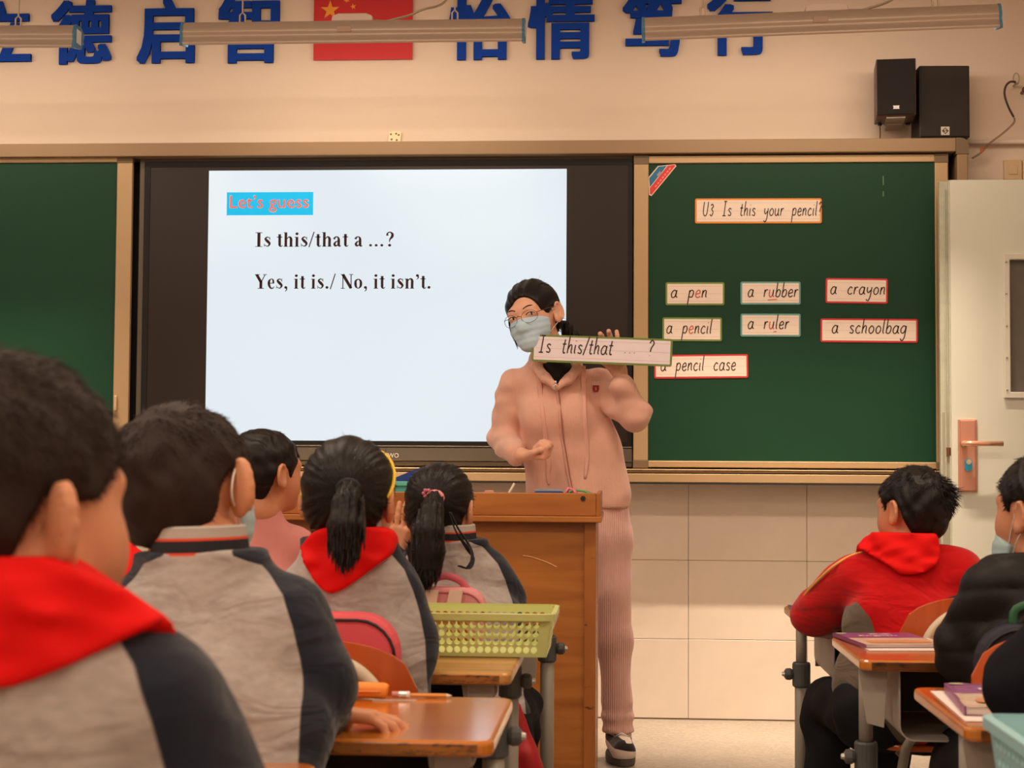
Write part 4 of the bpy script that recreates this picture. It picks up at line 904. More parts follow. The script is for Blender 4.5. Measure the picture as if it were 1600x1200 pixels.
# ================================================================ baskets
def punched_panel(mb, x0, x1, z0, z1, nx, nz, r, fM, hw=1.0, marg=(0, 0, 0, 0)):
    """flat wall with real round holes; fM maps (x,z)->3d point"""
    ax0, ax1, az0, az1 = x0+marg[0], x1-marg[1], z0+marg[2], z1-marg[3]
    cw, chh = (ax1-ax0)/nx, (az1-az0)/nz; N = 12
    def rect(a, b, c, d):
        if b-a > 1e-6 and d-c > 1e-6: mb.add([fM(a, c), fM(b, c), fM(b, d), fM(a, d)], [(0, 1, 2, 3)])
    rect(x0, ax0, z0, z1); rect(ax1, x1, z0, z1); rect(ax0, ax1, z0, az0); rect(ax0, ax1, az1, z1)
    for i in range(nx):
        for j in range(nz):
            cx, cz = ax0+(i+.5)*cw, az0+(j+.5)*chh; inner = []; outer = []
            for k in range(N):
                a_ = 2*PI*(k+.5)/N; c_, s_ = math.cos(a_), math.sin(a_); inner.append(fM(cx+r*hw*c_, cz+r*s_))
                m_ = max(abs(c_), abs(s_)); outer.append(fM(cx+cw/2*max(-1, min(1, c_/m_)), cz+chh/2*max(-1, min(1, s_/m_))))
            mb.add(inner+outer, [(k, (k+1) % N, N+(k+1) % N, N+k) for k in range(N)])
def basket(x0, y0, z0, W_, D_, h, taper, m, label, nx, ny, nz, r, hw=1., rim=.012, group=None, near_hw=None):
    t = thing('plastic_basket', label, 'basket', (x0, y0, z0))
    b0 = (taper, W_-taper, taper, D_-taper)  # bottom rectangle
    def lerp(a, b, f): return a+(b-a)*f
    def side(kind):
        def f(s_, z):
            g = z/h
            if kind == 'n': return Vector((lerp(lerp(b0[0], 0, g), lerp(b0[1], W_, g), s_), lerp(b0[2], 0, g), z))
            if kind == 'f': return Vector((lerp(lerp(b0[0], 0, g), lerp(b0[1], W_, g), s_), lerp(b0[3], D_, g), z))
            if kind == 'l': return Vector((lerp(b0[0], 0, g), lerp(lerp(b0[2], 0, g), lerp(b0[3], D_, g), s_), z))
            return Vector((lerp(b0[1], W_, g), lerp(lerp(b0[2], 0, g), lerp(b0[3], D_, g), s_), z))
        return f
    for kind, n_, L_, nm in (('n', nx, W_, 'near_wall'), ('f', nx, W_, 'far_wall'), ('l', ny, D_, 'end_wall'), ('r', ny, D_, 'end_wall')):
        mb = MB(); hwr = (hw if kind in 'nf' else (near_hw or hw))
        punched_panel(mb, 0, 1, 0, h, n_, nz, r, side(kind), hw=hwr/L_, marg=(.05, .05, h*.07, h*.13))
        o = mb.build(nm, m, t); bpy.context.view_layer.update()
        sm = o.modifiers.new('thick', 'SOLIDIFY'); sm.thickness = .0025; sm.offset = 0
    MB().prismz(rrect(b0[0], b0[1], b0[2], b0[3], .01, 3), 0, .003).build('base', m, t)
    o1 = rrect(-rim, W_+rim, -rim, D_+rim, .025, 5); i1 = rrect(0, W_, 0, D_, .014, 5); n = len(o1)
    mb = MB(); vs = [(p[0], p[1], z) for z, l in ((h+.003, o1), (h+.004, i1), (h-.000, i1), (h-.009, o1)) for p in l]
    mb.add(vs, [(a_*n+i, a_*n+(i+1) % n, ((a_+1) % 4)*n+(i+1) % n, ((a_+1) % 4)*n+i) for a_ in range(4) for i in range(n)]); mb.build('rim', m, t, smooth=False)
    return t
M_lime = mat('lime_plastic', (198, 206, 132), .4); M_sky = mat('pale_blue_plastic', (150, 196, 202), .4)
bx1 = P(866, 960, 3.2).x
basket(bx1-.345, 3.055, .6215, .345, .215, .076, .010, M_lime, 'pale green perforated plastic basket on the scuffed desk', 21, 12, 4, .0062, rim=.008)
q = P(1528, 1108, 1.90); basket(q.x+.008, 1.58, .599, .36, .30, .098, .012, M_sky, 'pale blue perforated plastic basket in the lower right corner', 19, 14, 4, .0058, near_hw=.75, rim=.010)

# ================================================================ books, paper, pencil case
M_pur = mat('book_purple', (138, 74, 126), .35, var=.06, vscale=30); M_bpic = mat('book_picture', (205, 180, 158), .35, var=.25, vscale=24); M_page = mat('book_pages', (222, 208, 198), .8)
M_bwhite = mat('book_title_white', (235, 215, 215), .5); M_borange = mat('book_scene_orange', (205, 140, 95), .5, var=.2, vscale=60)
def book(x, y, z, rz, label, crumple=0, W_=.185, D_=.24, h=.007):
    t = thing('textbook', label, 'book', (x, y, z), rz, 'purple textbooks'); nx_, ny_ = 16, 20
    def hz_(u, v): return h+(crumple*(math.sin(u*70+v*12)*.5+math.sin(v*60-u*20)*.4+math.sin(u*150)*.3) if crumple else 0)+.004*max(0, 1-(u*u*.5+abs(v-1)*3))*0
    MB().box(.002, W_-.002, .002, D_-.002, .0015, h-.001).build('pages', M_page, t)
    mb = MB(); vs = []; fs = []
    for j in range(ny_+1):
        for i in range(nx_+1): vs.append((W_*i/nx_, D_*j/ny_, hz_(i/nx_, j/ny_)))
    for j in range(ny_):
        mb.mi = 0 if j/ny_ >= .52 else 1
        mb.add([vs[j*(nx_+1)+i] for i in range(nx_+1)]+[vs[(j+1)*(nx_+1)+i] for i in range(nx_+1)], [(i, i+1, nx_+2+i, nx_+1+i) for i in range(nx_)])
    c = mb.build('cover', [M_pur, M_bpic], t, smooth=bool(crumple)); c.modifiers.new('thick', 'SOLIDIFY').thickness = .0008
    MB().box(0, W_, 0, D_, 0, .0012).build('back_cover', M_pur, t); MB().box(-.001, .002, 0, D_, 0, h).build('spine', M_pur, t)
    zz = h+.0012+crumple
    font_mesh('title_lettering', 'English', M_bwhite, t, .03, (0, 0, zz), extrude=.0001, rot=(0, 0, 0), fit=(W_*.22, W_*.70, D_*.64, D_*.74))
    font_mesh('title_characters', '\u82f1\u8bed', M_bwhite, t, .03, (0, 0, zz), extrude=.0001, rot=(0, 0, 0), fit=(W_*.40, W_*.68, D_*.80, D_*.88))
    mb = MB(); mb.prismz([(W_*.08+p[0], D_*.93+p[1]) for p in arc((0, 0), .012, 0, 2*PI*15/16, 15, .008)], zz-.0006, zz); mb.build('cover_emblem', mat('emblem_pale', (190, 190, 160), .5), t)
    mb = MB(); mb.prismz(rrect(W_*.12, W_*.9, D_*.12, D_*.30, .012), zz-.0006, zz-.0002); mb.build('cover_scene', M_borange, t)
    return t
def sheet(x, y, z, W_, D_, rz, label):
    t = thing('paper_sheet', label, 'paper', (x, y, z), rz)
    MB().box(0, W_, 0, D_, 0, .0012).build('sheet', mat('white_sheet', (236, 222, 214), .7), t)
q = P(1343, 1007, 3.235); q2 = P(1292, 984, 3.5)
sheet(.492, 3.35, .6105, .185, .24, .10, 'white sheet under the flat purple book')
book(.489, 3.385, .612, .15, 'flat purple book on the right desk behind the boy in red', W_=.165, D_=.235)
sheet(.505, 2.50, .6005, .22, .33, -.03, 'white sheet under the crumpled purple book')
book(.515, 2.55, .602, -.08, 'crumpled purple book in a clear cover near the frame edge', crumple=.0012, W_=.20, D_=.27, h=.014)
book(.430, 4.10, .6125, .0, 'purple book edge beside the elbow of the boy in red', W_=.19, D_=.24)
# orange pencil case with a transparent tail
zt_ = .6205; a = P(545, 1084, 2.50); b = P(606, 1085, 2.50)
pc = thing('pencil_case', 'soft orange pencil case with a clear end at the far side of the glossy desk', 'pencil case', (b.x, 2.50, zt_))
MB().tube(catmull([(-.16, 0, .0115), (-.10, 0, .013), (-.04, 0, .013), (-.008, 0, .012), (0, 0, .011)], 4), [.012]*12+[.0125, .012, .011, .010, .006], 14).build('case_body', mat('carrot_orange', (238, 140, 42), .45), pc, smooth=True)
MB().tube([(-.15, -.0128, .012), (-.01, -.0128, .012)], .0015, 5).build('zip', mat('zip_orange', (214, 110, 30), .4), pc)
pn = thing('pencil', 'pencil with a pink eraser end poking out of the orange case', 'pencil', (b.x, 2.50, zt_))
MB().cyl((.0065, 0, .007), (.017, 0, .007), .0045).build('pencil_wood', mat('pencil_pink', (205, 130, 120), .5), pn); MB().cyl((.017, 0, .007), (.028, 0, .007), .0052).build('ferrule', mat('chrome', (220, 215, 210), .2, metal=.8), pn)
MB().cyl((.028, 0, .007), (.033, 0, .007), .0048).build('eraser_tip', mat('eraser_white', (235, 225, 220), .8), pn)
ru = thing('clear_ruler', 'clear plastic ruler lying from the orange case across the desk', 'ruler', (b.x-.02, 2.483, zt_))
MB().box(0, .065, -.006, .006, 0, .0015).build('ruler_body', mat('clear_plastic', (225, 215, 205), .1, alpha=.45), ru)
mb = MB()
for k in range(12): mb.box(.004+k*.005, .0045+k*.005, -.006, -.002, .0015, .0017)
tag(mb.build('ruler_marks', M_mark, ru), kind='stuff')
pl_ = thing('thin_pencil', 'thin yellow pencil lying along the far edge of the glossy desk', 'pencil', (P(640, 1085, 2.51).x, 2.52, zt_))
MB().cyl((0, 0, .0035), (.055, 0, .0035), .0032, n=6).build('pencil_wood', mat('pencil_yellow', (226, 150, 60), .4), pl_); MB().cyl((.055, 0, .0035), (.063, 0, .0035), .0032, .0005, n=6).build('pencil_point', mat('eraser_white', (235, 225, 220), .8), pl_)
# ================================================================ people
def Rm(yaw, pitch, roll):
    return np.array((Matrix.Rotation(math.radians(yaw), 3, 'Z') @ Matrix.Rotation(math.radians(pitch), 3, 'X') @ Matrix.Rotation(math.radians(roll), 3, 'Y')))
def rz3(a): return np.array(Matrix.Rotation(math.radians(a), 3, 'Z'))
def A3(v): return np.array(v, float)
def poly_sdf(px_, pz_, poly):
    """signed distance to a polygon, negative inside"""
    d = np.full(np.broadcast(px_, pz_).shape, 1e9); s_ = np.ones(d.shape); n = len(poly)
    for i in range(n):
        ax_, az_ = poly[i]; bx_, bz_ = poly[i-1]; ex, ez = bx_-ax_, bz_-az_; wx, wz = px_-ax_, pz_-az_
        t = np.clip((wx*ex+wz*ez)/(ex*ex+ez*ez), 0, 1); d = np.minimum(d, (wx-ex*t)**2+(wz-ez*t)**2)
        c1 = pz_ >= az_; c2 = pz_ < bz_; c3 = ex*wz > ez*wx
        s_ = np.where((c1 & c2 & c3) | (~c1 & ~c2 & ~c3), -s_, s_)
    return s_*np.sqrt(d)
def head_sdf(g, C, R, H, mouth=True, ear_flare=22, ear=1.0, ex=.375, chub=0., soc=0.):
    T = lambda *p: C+R @ (A3(p)*H)
    E = lambda p, r, k=.012, RR=None, op='u': g.ell(T(*p), A3(r)*H, R if RR is None else R @ RR, k, op)
    E((0, -.07, .12), (.35, .43, .375)); E((0, .10, -.10), (.285, .30, .37), .03)
    E((0, .17, -.34), (.19, .19, .14), .03)
    for s_ in (-1, 1): E((s_*.155, .20, -.16), (.12+.055*chub, .15+.05*chub, .15+.05*chub), .02)
    E((0, .335, .085), (.22, .06, .05), .02); E((0, .33, -.40), (.085, .085, .075), .02)
    for s_ in (-1, 1): E((s_*.15, .455+soc, .0), (.085, .07, .045), .012, op='s')
    g.cone(T(0, .375, .02), T(0, .455, -.125), .026*H, .046*H, k=.008)
    for s_ in (-1, 1): E((s_*.045, .41, -.145), (.035, .04, .032), .005)
    if mouth:
        E((0, .375, -.245), (.085, .045, .024), .004); E((0, .365, -.29), (.072, .045, .026), .004)
    for s_ in (-1, 1):
        Re = rz3(s_*ear_flare)
        E((s_*ex, -.06, -.04), (.032*ear, .10*ear, .155*ear), .006, Re); E((s_*(ex-.01), -.02, -.14), (.03, .05, .06), .008, Re)
        E((s_*(ex+.038*ear), -.045, -.02), (.032*ear, .064*ear, .108*ear), .0018, Re, op='s')
        hx_ = [T(*(A3((s_*ex, -.06, -.04))+Re @ A3((s_*.020*ear, .088*ear*math.cos(a_), .138*ear*math.sin(a_))))) for a_ in np.linspace(math.radians(20), math.radians(235), 9)]
        g.chain(hx_, [.018*H*ear]*9, k=.002)
def neck_sdf(g, C, R, H, N, r=None):
    r = r or .235*H; g.cone(C+R @ (A3((0, -.10, -.22))*H), A3(N), r, r*1.12, k=.02)
def hand_sdf(g, W, d, n, s, L, curls, thumb, spread=.06, fr=1.0):
    W, d, n, s = A3(W), A3(d), A3(n), A3(s); d /= np.linalg.norm(d); n -= d*(n @ d); n /= np.linalg.norm(n); s -= d*(s @ d)+n*(s @ n); s /= np.linalg.norm(s)
    offs = (.165, .055, -.055, -.155); lens = (.40, .45, .42, .33)
    for i in range(4):
        K = W+d*L*(.50-.02*abs(i-1.2))+s*L*offs[i]
        g.cone(W+s*L*offs[i]*.55+d*L*.05, K, .070*L, .062*L, k=.008, mg=.012)
        p = K; th = 0; r0 = .052*L*fr*(1, 1, .97, .85)[i]
        for j, (c, fl) in enumerate(zip(curls[i], (.46, .30, .24))):
            th += math.radians(c); dr = d*math.cos(th)+n*math.sin(th)+s*spread*(1.5, .5, -.5, -1.6)[i]; dr /= np.linalg.norm(dr)
            q = p+dr*L*lens[i]*fl; g.cone(p, q, r0*(1-.06*j), r0*(.93-.06*j), k=.0025, mg=.012); p = q
    b = W+d*L*.10+s*L*.10; t1, t2 = thumb; f = lambda t: (d*t[0]+n*t[1]+s*t[2])/np.linalg.norm(t)
    p1 = b+f(t1)*L*.26; p2 = p1+f(t1)*L*.12+f(t2)*L*.06; p3 = p2+f(t2)*L*.18
    g.cone(b, p1, .075*L, .060*L, k=.008, mg=.012); g.cone(p1, p2, .055*L, .050*L, k=.003, mg=.012); g.cone(p2, p3, .050*L, .042*L, k=.003, mg=.012)
def skin(name, rgb):
    if name in MATS: return MATS[name]
    m = mat(name, rgb, .5, var=.05, vscale=30, bump=.08, bscale=400, spec=.35); b = m.node_tree.nodes['Principled BSDF']
    b.inputs['Subsurface Weight'].default_value = .15; b.inputs['Subsurface Radius'].default_value = (.012, .005, .003); return m
M_skin = skin('skin_child', (204, 142, 108)); M_skinA = skin('skin_adult', (228, 176, 150))
M_hair = mat('hair_black', (22, 17, 16), .45, spec=.25, bump=.3, bscale=260, stretch=(1, 1, .12))
M_hair2 = mat('hair_dark_brown', (44, 33, 28), .6, spec=.2, bump=.3, bscale=300)
def poly_surface_points(pos, fc, n, r):
    i = r.integers(0, len(fc), n); q = pos[fc[i]]; a = r.random((n, 1)); b = r.random((n, 1))
    p = (q[:, 0]*(1-a)+q[:, 1]*a)*(1-b)+(q[:, 3]*(1-a)+q[:, 2]*a)*b
    nr = np.cross(q[:, 2]-q[:, 0], q[:, 3]-q[:, 1]); nr /= np.linalg.norm(nr, axis=1, keepdims=True)+1e-9
    return p, nr
def blades(p, dirs, n, L, w, r, droop=.0, curl=.15):
    """flat tapering strands, two quads each"""
    N_ = len(p); L = np.broadcast_to(np.asarray(L).reshape(-1, 1), (N_, 1)); d = dirs/np.linalg.norm(dirs, axis=1, keepdims=True)
    side = np.cross(d, n+r.normal(size=(N_, 3))*.5); side /= np.linalg.norm(side, axis=1, keepdims=True)+1e-9
    d2 = d+r.normal(size=(N_, 3))*curl+np.array([0, 0, -droop]); d2 /= np.linalg.norm(d2, axis=1, keepdims=True)
    m = p+d*L*.5; t = m+d2*L*.5; v = np.stack([p-side*w, p+side*w, m+side*w*.75, m-side*w*.75, t+side*w*.15, t-side*w*.15], 1).reshape(-1, 3)
    b = np.arange(N_)[:, None]*6; return v, np.concatenate([b+np.array([[0, 1, 2, 3]]), b+np.array([[3, 2, 4, 5]])])
BOY = [(.50, .16), (.42, .14), (.30, .20), (.20, .12), (.14, -.01), (.10, -.01), (.09, .08), (-.05, .12), (-.16, .0), (-.19, -.18), (-.21, -.32), (-.32, -.38), (-.9, -.40), (-.9, .9), (.9, .9), (.9, .2)]
GIRL = [(.50, .10), (.44, .12), (.30, .20), (.22, .06), (.15, -.08), (.10, -.10), (.06, .04), (-.04, .06), (-.13, .0), (-.17, -.20), (-.24, -.36), (-.9, -.38), (-.9, .9), (.9, .9), (.9, .2)]
def hair_mesh(C, R, H, poly, t, name, parent, origin, m, style='short', n=3500, tie=None, tail=None, L=.03, w=.0007, seed=1, h=.004, lift=.2, opening=None, extra=None, noise=.10, spike=None):
    r = np.random.default_rng(seed); lo = C-.75*H; hi = C+.75*H
    if tail is not None:
        for p_ in tail: lo = np.minimum(lo, A3(p_)-.04); hi = np.maximum(hi, A3(p_)+.04)
    g = Grid(lo, hi, h); T = lambda *p: C+R @ (A3(p)*H)
    g.ell(T(0, -.07, .125), A3((.35, .43, .375))*H+t, R); g.ell(T(0, -.14, -.10), A3((.29, .27, .29))*H+t*.8, R, k=.03)
    if extra:
        for (c, rr) in extra: g.ell(T(*c), A3(rr)*H, R, k=.03)
    X, Y, Z = g.pts(); dx, dy, dz = X-C[0], Y-C[1], Z-C[2]
    ly = (dx*R[0, 1]+dy*R[1, 1]+dz*R[2, 1])/H; lz = (dx*R[0, 2]+dy*R[1, 2]+dz*R[2, 2])/H; lx = (dx*R[0, 0]+dy*R[1, 0]+dz*R[2, 0])/H
    g.D += wob((X, Y, Z), .0022 if style == 'short' else .0012, 130 if style == 'short' else 60, seed)
    if style != 'short' and tie is not None:
        tt = A3(tie); lt = R.T @ (tt-C)/H; ang = np.arctan2(lz-lt[2], lx-lt[0]+1e-6); g.D += .0016*np.sin(ang*26+3*np.sin(ang*5))*np.clip(((lz-lt[2])**2+(lx-lt[0])**2)*9, .15, 1)
    g.D = smax(g.D, (poly_sdf(ly, lz, poly)*H).astype(np.float32), .008)
    if opening is not None: g.ell(T(*opening[0]), A3(opening[1])*H, R, k=.006, op='s')
    parts = []
    if tail is not None:
        g2 = g.like(); rad = style[1]; g2.chain([A3(p_) for p_ in tail], rad, k=.006)
        ax_, ay_ = X-tail[0][0], Y-tail[0][1]; g2.D += .0022*np.sin((X-tail[0][0])*520+Z*22)+.0015*np.sin(X*980-Z*40)+.0*ay_
        g.D = smin(g.D, g2.D, .004)
    pos, fc = g.mesh(); parts.append((pos, fc))
    p, nr = poly_surface_points(pos, fc, n, r)
    if (np.mean(((p-C)*nr).sum(1)) < 0): nr = -nr
    if style == 'short':
        wh = T(0, -.33, .40); f = p-wh; f -= nr*(f*nr).sum(1, keepdims=True); f /= np.linalg.norm(f, axis=1, keepdims=True)+1e-6
        lz_ = ((p-C) @ R[:, 2])/H; d = f*.9+nr*lift*np.clip(.25+(lz_+.1)*1.6, .12, 1)[:, None]+r.normal(size=p.shape)*noise; LL = L*(.55+.6*r.random(n))*np.clip(.45+(lz_+.3)*1.1, .22, 1.1)
        if spike:
            ds = np.linalg.norm((p-C) @ R/H-A3(spike[0]), axis=1); wt = np.clip(1-ds/spike[1], 0, 1)[:, None]; d = d*(1-wt)+(nr*.9+f*.5+r.normal(size=p.shape)*.25)*wt; LL = LL*(1-wt[:, 0])+spike[2]*(.6+.6*r.random(n))*wt[:, 0]
        parts.append(blades(p-nr*.002, d, nr, LL, w, r, droop=.15 if not spike else .05))
    else:
        tt = A3(tie) if tie is not None else T(0, -.5, .05); f = tt-p; f -= nr*(f*nr).sum(1, keepdims=True); f /= np.linalg.norm(f, axis=1, keepdims=True)+1e-6
        lq = (p-C) @ R/H; kp_ = ~((lq[:, 1] > .16) & (lq[:, 2] < .46)) if opening is not None else np.ones(n, bool); p, nr, f, d0_ = p[kp_], nr[kp_], f[kp_], None; n = len(p); d = f-nr*.04+r.normal(size=p.shape)*.03
        low = p[:, 2] < tt[2]-.02; back = np.linalg.norm(p-tt, axis=1) > .0; d = f-nr*.04+r.normal(size=p.shape)*.03
        if tail is not None:
            e_ = A3(tail[-1])-A3(tail[0]); e_ /= np.linalg.norm(e_); dist = np.min([np.linalg.norm(p-A3(q_), axis=1) for q_ in tail], axis=0); on = (dist < .035) & low
            d[on] = e_*1.0+r.normal(size=p[on].shape)*.035
        parts.append(blades(p-nr*.001, d, nr, L*(.5+.8*r.random(n)), w, r, droop=.0, curl=.06))
        hi_ = np.nonzero(((p-C) @ R[:, 2])/H > .36)[0][:45]; k = len(hi_); pf, nf = p[hi_], nr[hi_]; parts.append(blades(pf, nf*.5+f[hi_]*.6+r.normal(size=(k, 3))*.35, nf, .018*(.4+r.random(k)), w*.4, r, curl=.4))
    # keep strands off the face
    return np_obj(name, parts, m, parent, origin), g
class Fig:
    """skeleton in world coordinates; root at the ground under the pelvis"""
    def __init__(s, label, C, R, H, N, sh, el, wr, pv, group=None, q=1.4, rt=.088, origin=None):
        s.nr = .052 if label != 'x' and 'turtleneck' not in label else .036
        s.C, s.R, s.H, s.N = A3(C), R, H, A3(N); s.sh = [A3(x) for x in sh]; s.el = [A3(x) for x in el]; s.wr = [A3(x) for x in wr]; s.pv = A3(pv)
        s.o = A3(origin) if origin is not None else A3((s.pv[0], s.pv[1], 0)); s.t = thing('person', label, 'person', tuple(s.o), group=group); s.q, s.rt = q, rt
        s.ax = s.sh[1]-s.sh[0]; s.ax /= np.linalg.norm(s.ax); s.mid = (s.sh[0]+s.sh[1])/2
    def torso(s, g, off=0., rt=None, arms=True, low=None, neck=True, qs=1.0, Da=None, ra=(.047, .041, .033), k=.02):
        rt = rt or s.rt; q = s.q*qs; pv = s.pv if low is None else A3(low)
        chest = s.mid*.62+s.pv*.38
        g.cone(pv, chest, rt*1.02+off, rt+off, k=k, w=s.ax, q=q); up = s.mid+A3((0, 0, -.035)); g.cone(chest, up, rt+off, rt*.80+off, k=k, w=s.ax, q=q)
        i0 = s.sh[0]*.8+s.mid*.2; i1 = s.sh[1]*.8+s.mid*.2; g.cone(i0-A3((0, 0, .012)), i1-A3((0, 0, .012)), ra[0]+off, ra[0]+off, k=.03)
        if neck: g.cone(s.mid+A3((0, 0, -.02)), s.N, rt*.62+off, s.nr+off, k=.035, w=s.ax, q=1.25)
        G = Da or g
        if arms:
            for i in (0, 1):
                if s.el[i] is None: continue
                G.cone(s.sh[i]-A3((0, 0, .012)), s.el[i], ra[0]+off, ra[1]+off, k=.02); G.cone(s.el[i], s.wr[i], ra[1]+off, ra[2]+off, k=.012)
def bounds(f, extra=(), m=.10):
    P_ = np.array([f.N, *f.sh, *f.el, *f.wr, f.pv, *[A3(e) for e in extra]]); return P_.min(0)-m, P_.max(0)+m
def child(label, C, R, H, N, sh, el, wr, pv, hands=(None, None), top='uniform', hair=None, scarf=None, scarf_off=.010, legs=True, voxel=.006, hv=.004, collar=True, skinm=None, piping=False, ear=1.0, baggy=.014, knees=None, trousers=(30, 30, 34), group='children at the desks', rt=.088, q=1.4, scm=(222, 20, 24), collar_dz=0., hair_kw=None, ra=(.047, .041, .033), flare=22, ex=.375, chub=.3):
    f = Fig(label, C, R, H, N, sh, el, wr, pv, group, rt=rt, q=q); t, o = f.t, f.o; sk = skinm or M_skin
    # --- body
    if knees is None: knees = [(f.pv[0]-.10, f.pv[1]+.30, .415), (f.pv[0]+.10, f.pv[1]+.30, .415)]
    ank = [(k_[0], k_[1]+.02, .07) for k_ in knees]; hips = [f.pv+A3((-.07, 0, -.02)), f.pv+A3((.07, 0, -.02))]
    lo, hi = bounds(f, list(knees)+ank, .09); lo[2] = 0.02
    g = Grid(lo, hi, .009); f.torso(g, off=-.012, ra=(.038, .033, .026), arms=True)
    for i in (0, 1): g.cone(hips[i], knees[i], .055, .045, k=.02); g.cone(knees[i], ank[i], .042, .030, k=.02)
    parts = [g.mesh()]
    gh = Grid(f.C-.62*H-.02, f.C+.62*H+.02, hv); head_sdf(gh, f.C, f.R, H, ear=ear, ear_flare=flare, ex=ex, chub=chub, soc=.03); neck_sdf(gh, f.C, f.R, H, f.N); parts.append(gh.mesh())
    for hd in hands:
        if hd is None: continue
        W = A3(hd['W']); L = hd.get('L', .14); ga = Grid(W-L*1.15, W+L*1.15, .0026)
        if 'arm' in hd: ga.cone(hd['arm'], W, .025, .021, k=.01)
        hand_sdf(ga, W, hd['d'], hd['n'], hd['s'], L, hd['curls'], hd['thumb'], hd.get('spread', .06)); parts.append(ga.mesh())
    np_obj('body', parts, sk, t, o)
    for s_ in (-1, 1):
        e = f.C+f.R @ (A3((s_*.15, .335, .0))*H); MB().ball(Vector(e-o), (.055*H, .045*H, .030*H), 10, 7, R=Matrix(f.R.tolist())).build('eye', mat('eye_dark', (40, 26, 20), .2), t, smooth=True)
    # --- hair
    kw = dict(poly=BOY, t=.010, style='short'); kw.update(hair or {}); hair_mesh(f.C, f.R, H, name='hair', parent=t, origin=o, **kw)
    # --- jacket
    lo, hi = bounds(f, (), .10); lo[2] = min(lo[2], f.pv[2]-.10); hi[2] = max(f.N[2]+.03, f.sh[0][2]+.09, f.wr[0][2]+.05, f.wr[1][2]+.05); J = Grid(lo, hi, voxel); Ja = J.like(); Jt = J.like()
    f.torso(Jt, off=baggy, Da=Ja, ra=ra); X, Y, Z = J.pts()
    fold = wob((X, Y, Z), .0045, 26, 7)+wob((X, Y*1.0, Z*2.2), .003, 38, 3)
    for G in (Jt, Ja): G.D = (G.D+fold).astype(np.float32)
    if top == 'puffer':
        b_ = np.abs(np.sin((Z+.15*Y)*PI/.055)); Ja.D = (Ja.D-.006*b_**.5+.004).astype(np.float32); Jt.D = (Jt.D-.006*b_**.5+.004).astype(np.float32)
    J.D = smin(Jt.D, Ja.D, .012)
    # cut at the neck and wrists
    nk = (f.N-f.mid); nk = A3((f.N[0]-f.mid[0], f.N[1]-f.mid[1], .25)); nk /= np.linalg.norm(nk)
    J.D = smax(J.D, ((X-f.N[0])*nk[0]+(Y-f.N[1])*nk[1]+(Z-f.N[2])*nk[2]-(.006 if top != 'turtle' else .03)).astype(np.float32), .006)
    pos, fc = J.mesh()
    lx = (pos-f.mid) @ f.ax; zz = pos[:, 2]-f.N[2]
    if top == 'uniform':
        xr = np.interp(-zz, [-.02, 0, .011, .047, .083, .12, .165, .4], [.035, .044, .074, .104, .118, .128, .136, .139]); seam = np.abs(lx)-xr; seam = np.where((pos[:, 1]-f.mid[1] > .10) | (zz < -.26), np.maximum(seam, J.sample(pos, Jt.D)-J.sample(pos, Ja.D)-.004), seam)
        m = two_tone('uniform_cloth', (166, 158, 154), (33, 38, 50), (112, 104, 100))
    elif top == 'redjacket':
        seam = -poly_sdf(pos[:, 0], pos[:, 2], [(P(u, v, 3.85).x, P(u, v, 3.85).z) for u, v in ((1240, 1150), (1262, 1010), (1292, 972), (1333, 937), (1352, 962), (1366, 1010), (1420, 1150))]); seam = np.minimum(seam, J.sample(pos, Ja.D)-.006); m = two_tone('red_jacket_cloth', (190, 14, 20), (104, 92, 80), None, heather=.05)
    else:
        seam = None; m = {'puffer': lambda: mat('black_nylon', (24, 22, 21), .55, spec=.25, bump=.4, bscale=90), 'turtle': lambda: rib_mat('pink_wool', (208, 138, 134), 2600, .2), 'navy': lambda: mat('navy_fleece', (24, 24, 30), .9, spec=.1)}[top]()
    jk = np_obj('jacket' if top != 'turtle' else 'sweater', [(pos, fc)], m, t, o, attrs=seam)
    f.J = J
    if collar:
        up = f.R @ A3((0, 0, 1)) if False else nk; up = up*.8+A3((0, 0, .3)); up /= np.linalg.norm(up)
        sx_ = f.ax-up*(f.ax @ up); sx_ /= np.linalg.norm(sx_); sy_ = np.cross(up, sx_); cen = f.N-up*.010+A3((0, 0, collar_dz))
        hc = .044; zs = [0, .011, .0145, .029, .0325, hc]; cols = [0, 1, 2, 1, 0]; n = 36; mb = MB()
        def ring(z, r1, r2): return [Vector(cen+up*z+sx_*r1*math.cos(2*PI*k/n)+sy_*(r2*math.sin(2*PI*k/n)-.004)-o) for k in range(n)]
        for i in range(5):
            mb.mi = cols[i]; a_ = zs[i]; b_ = zs[i+1]; sh_ = lambda z: .0635-.10*z
            mb.rings([ring(a_, sh_(a_), sh_(a_)*.95), ring(b_, sh_(b_), sh_(b_)*.95)], cap=False)
        mb.mi = 0; mb.rings([ring(hc, .0595, .0565), ring(hc+.003, .056, .053), ring(hc, .052, .049), ring(0, .055, .052)], cap=False)
        mb.build('collar', [mat('collar_grey', (180, 172, 166), .9, spec=.1), mat('collar_orange', (216, 74, 46), .8), mat('collar_navy', (30, 30, 38), .9)], t, smooth=False)
    if scarf:
        scarf = catmull(list(scarf)+[scarf[0]], 4)[:-1]
        S2 = Grid.__new__(Grid); S2.__dict__.update(J.__dict__); D0 = smin(Jt.D, Ja.D, .012); ng = J.like(); ng.cone(f.N-A3((0, 0, .03)), f.N+A3((0, 0, .03)), .066, .058, k=.02)
        D0 = smin(D0, ng.D, .03)-scarf_off+wob((X, Y, Z), .004, 45, 11)+wob((X, Y, Z*1.6), .003, 90, 12)
        S2.D = smax(D0.astype(np.float32), poly_sdf(X+Y*0, Z+.75*np.maximum(0, Y-f.N[1]+.01)+X*0, scarf).astype(np.float32), .004)
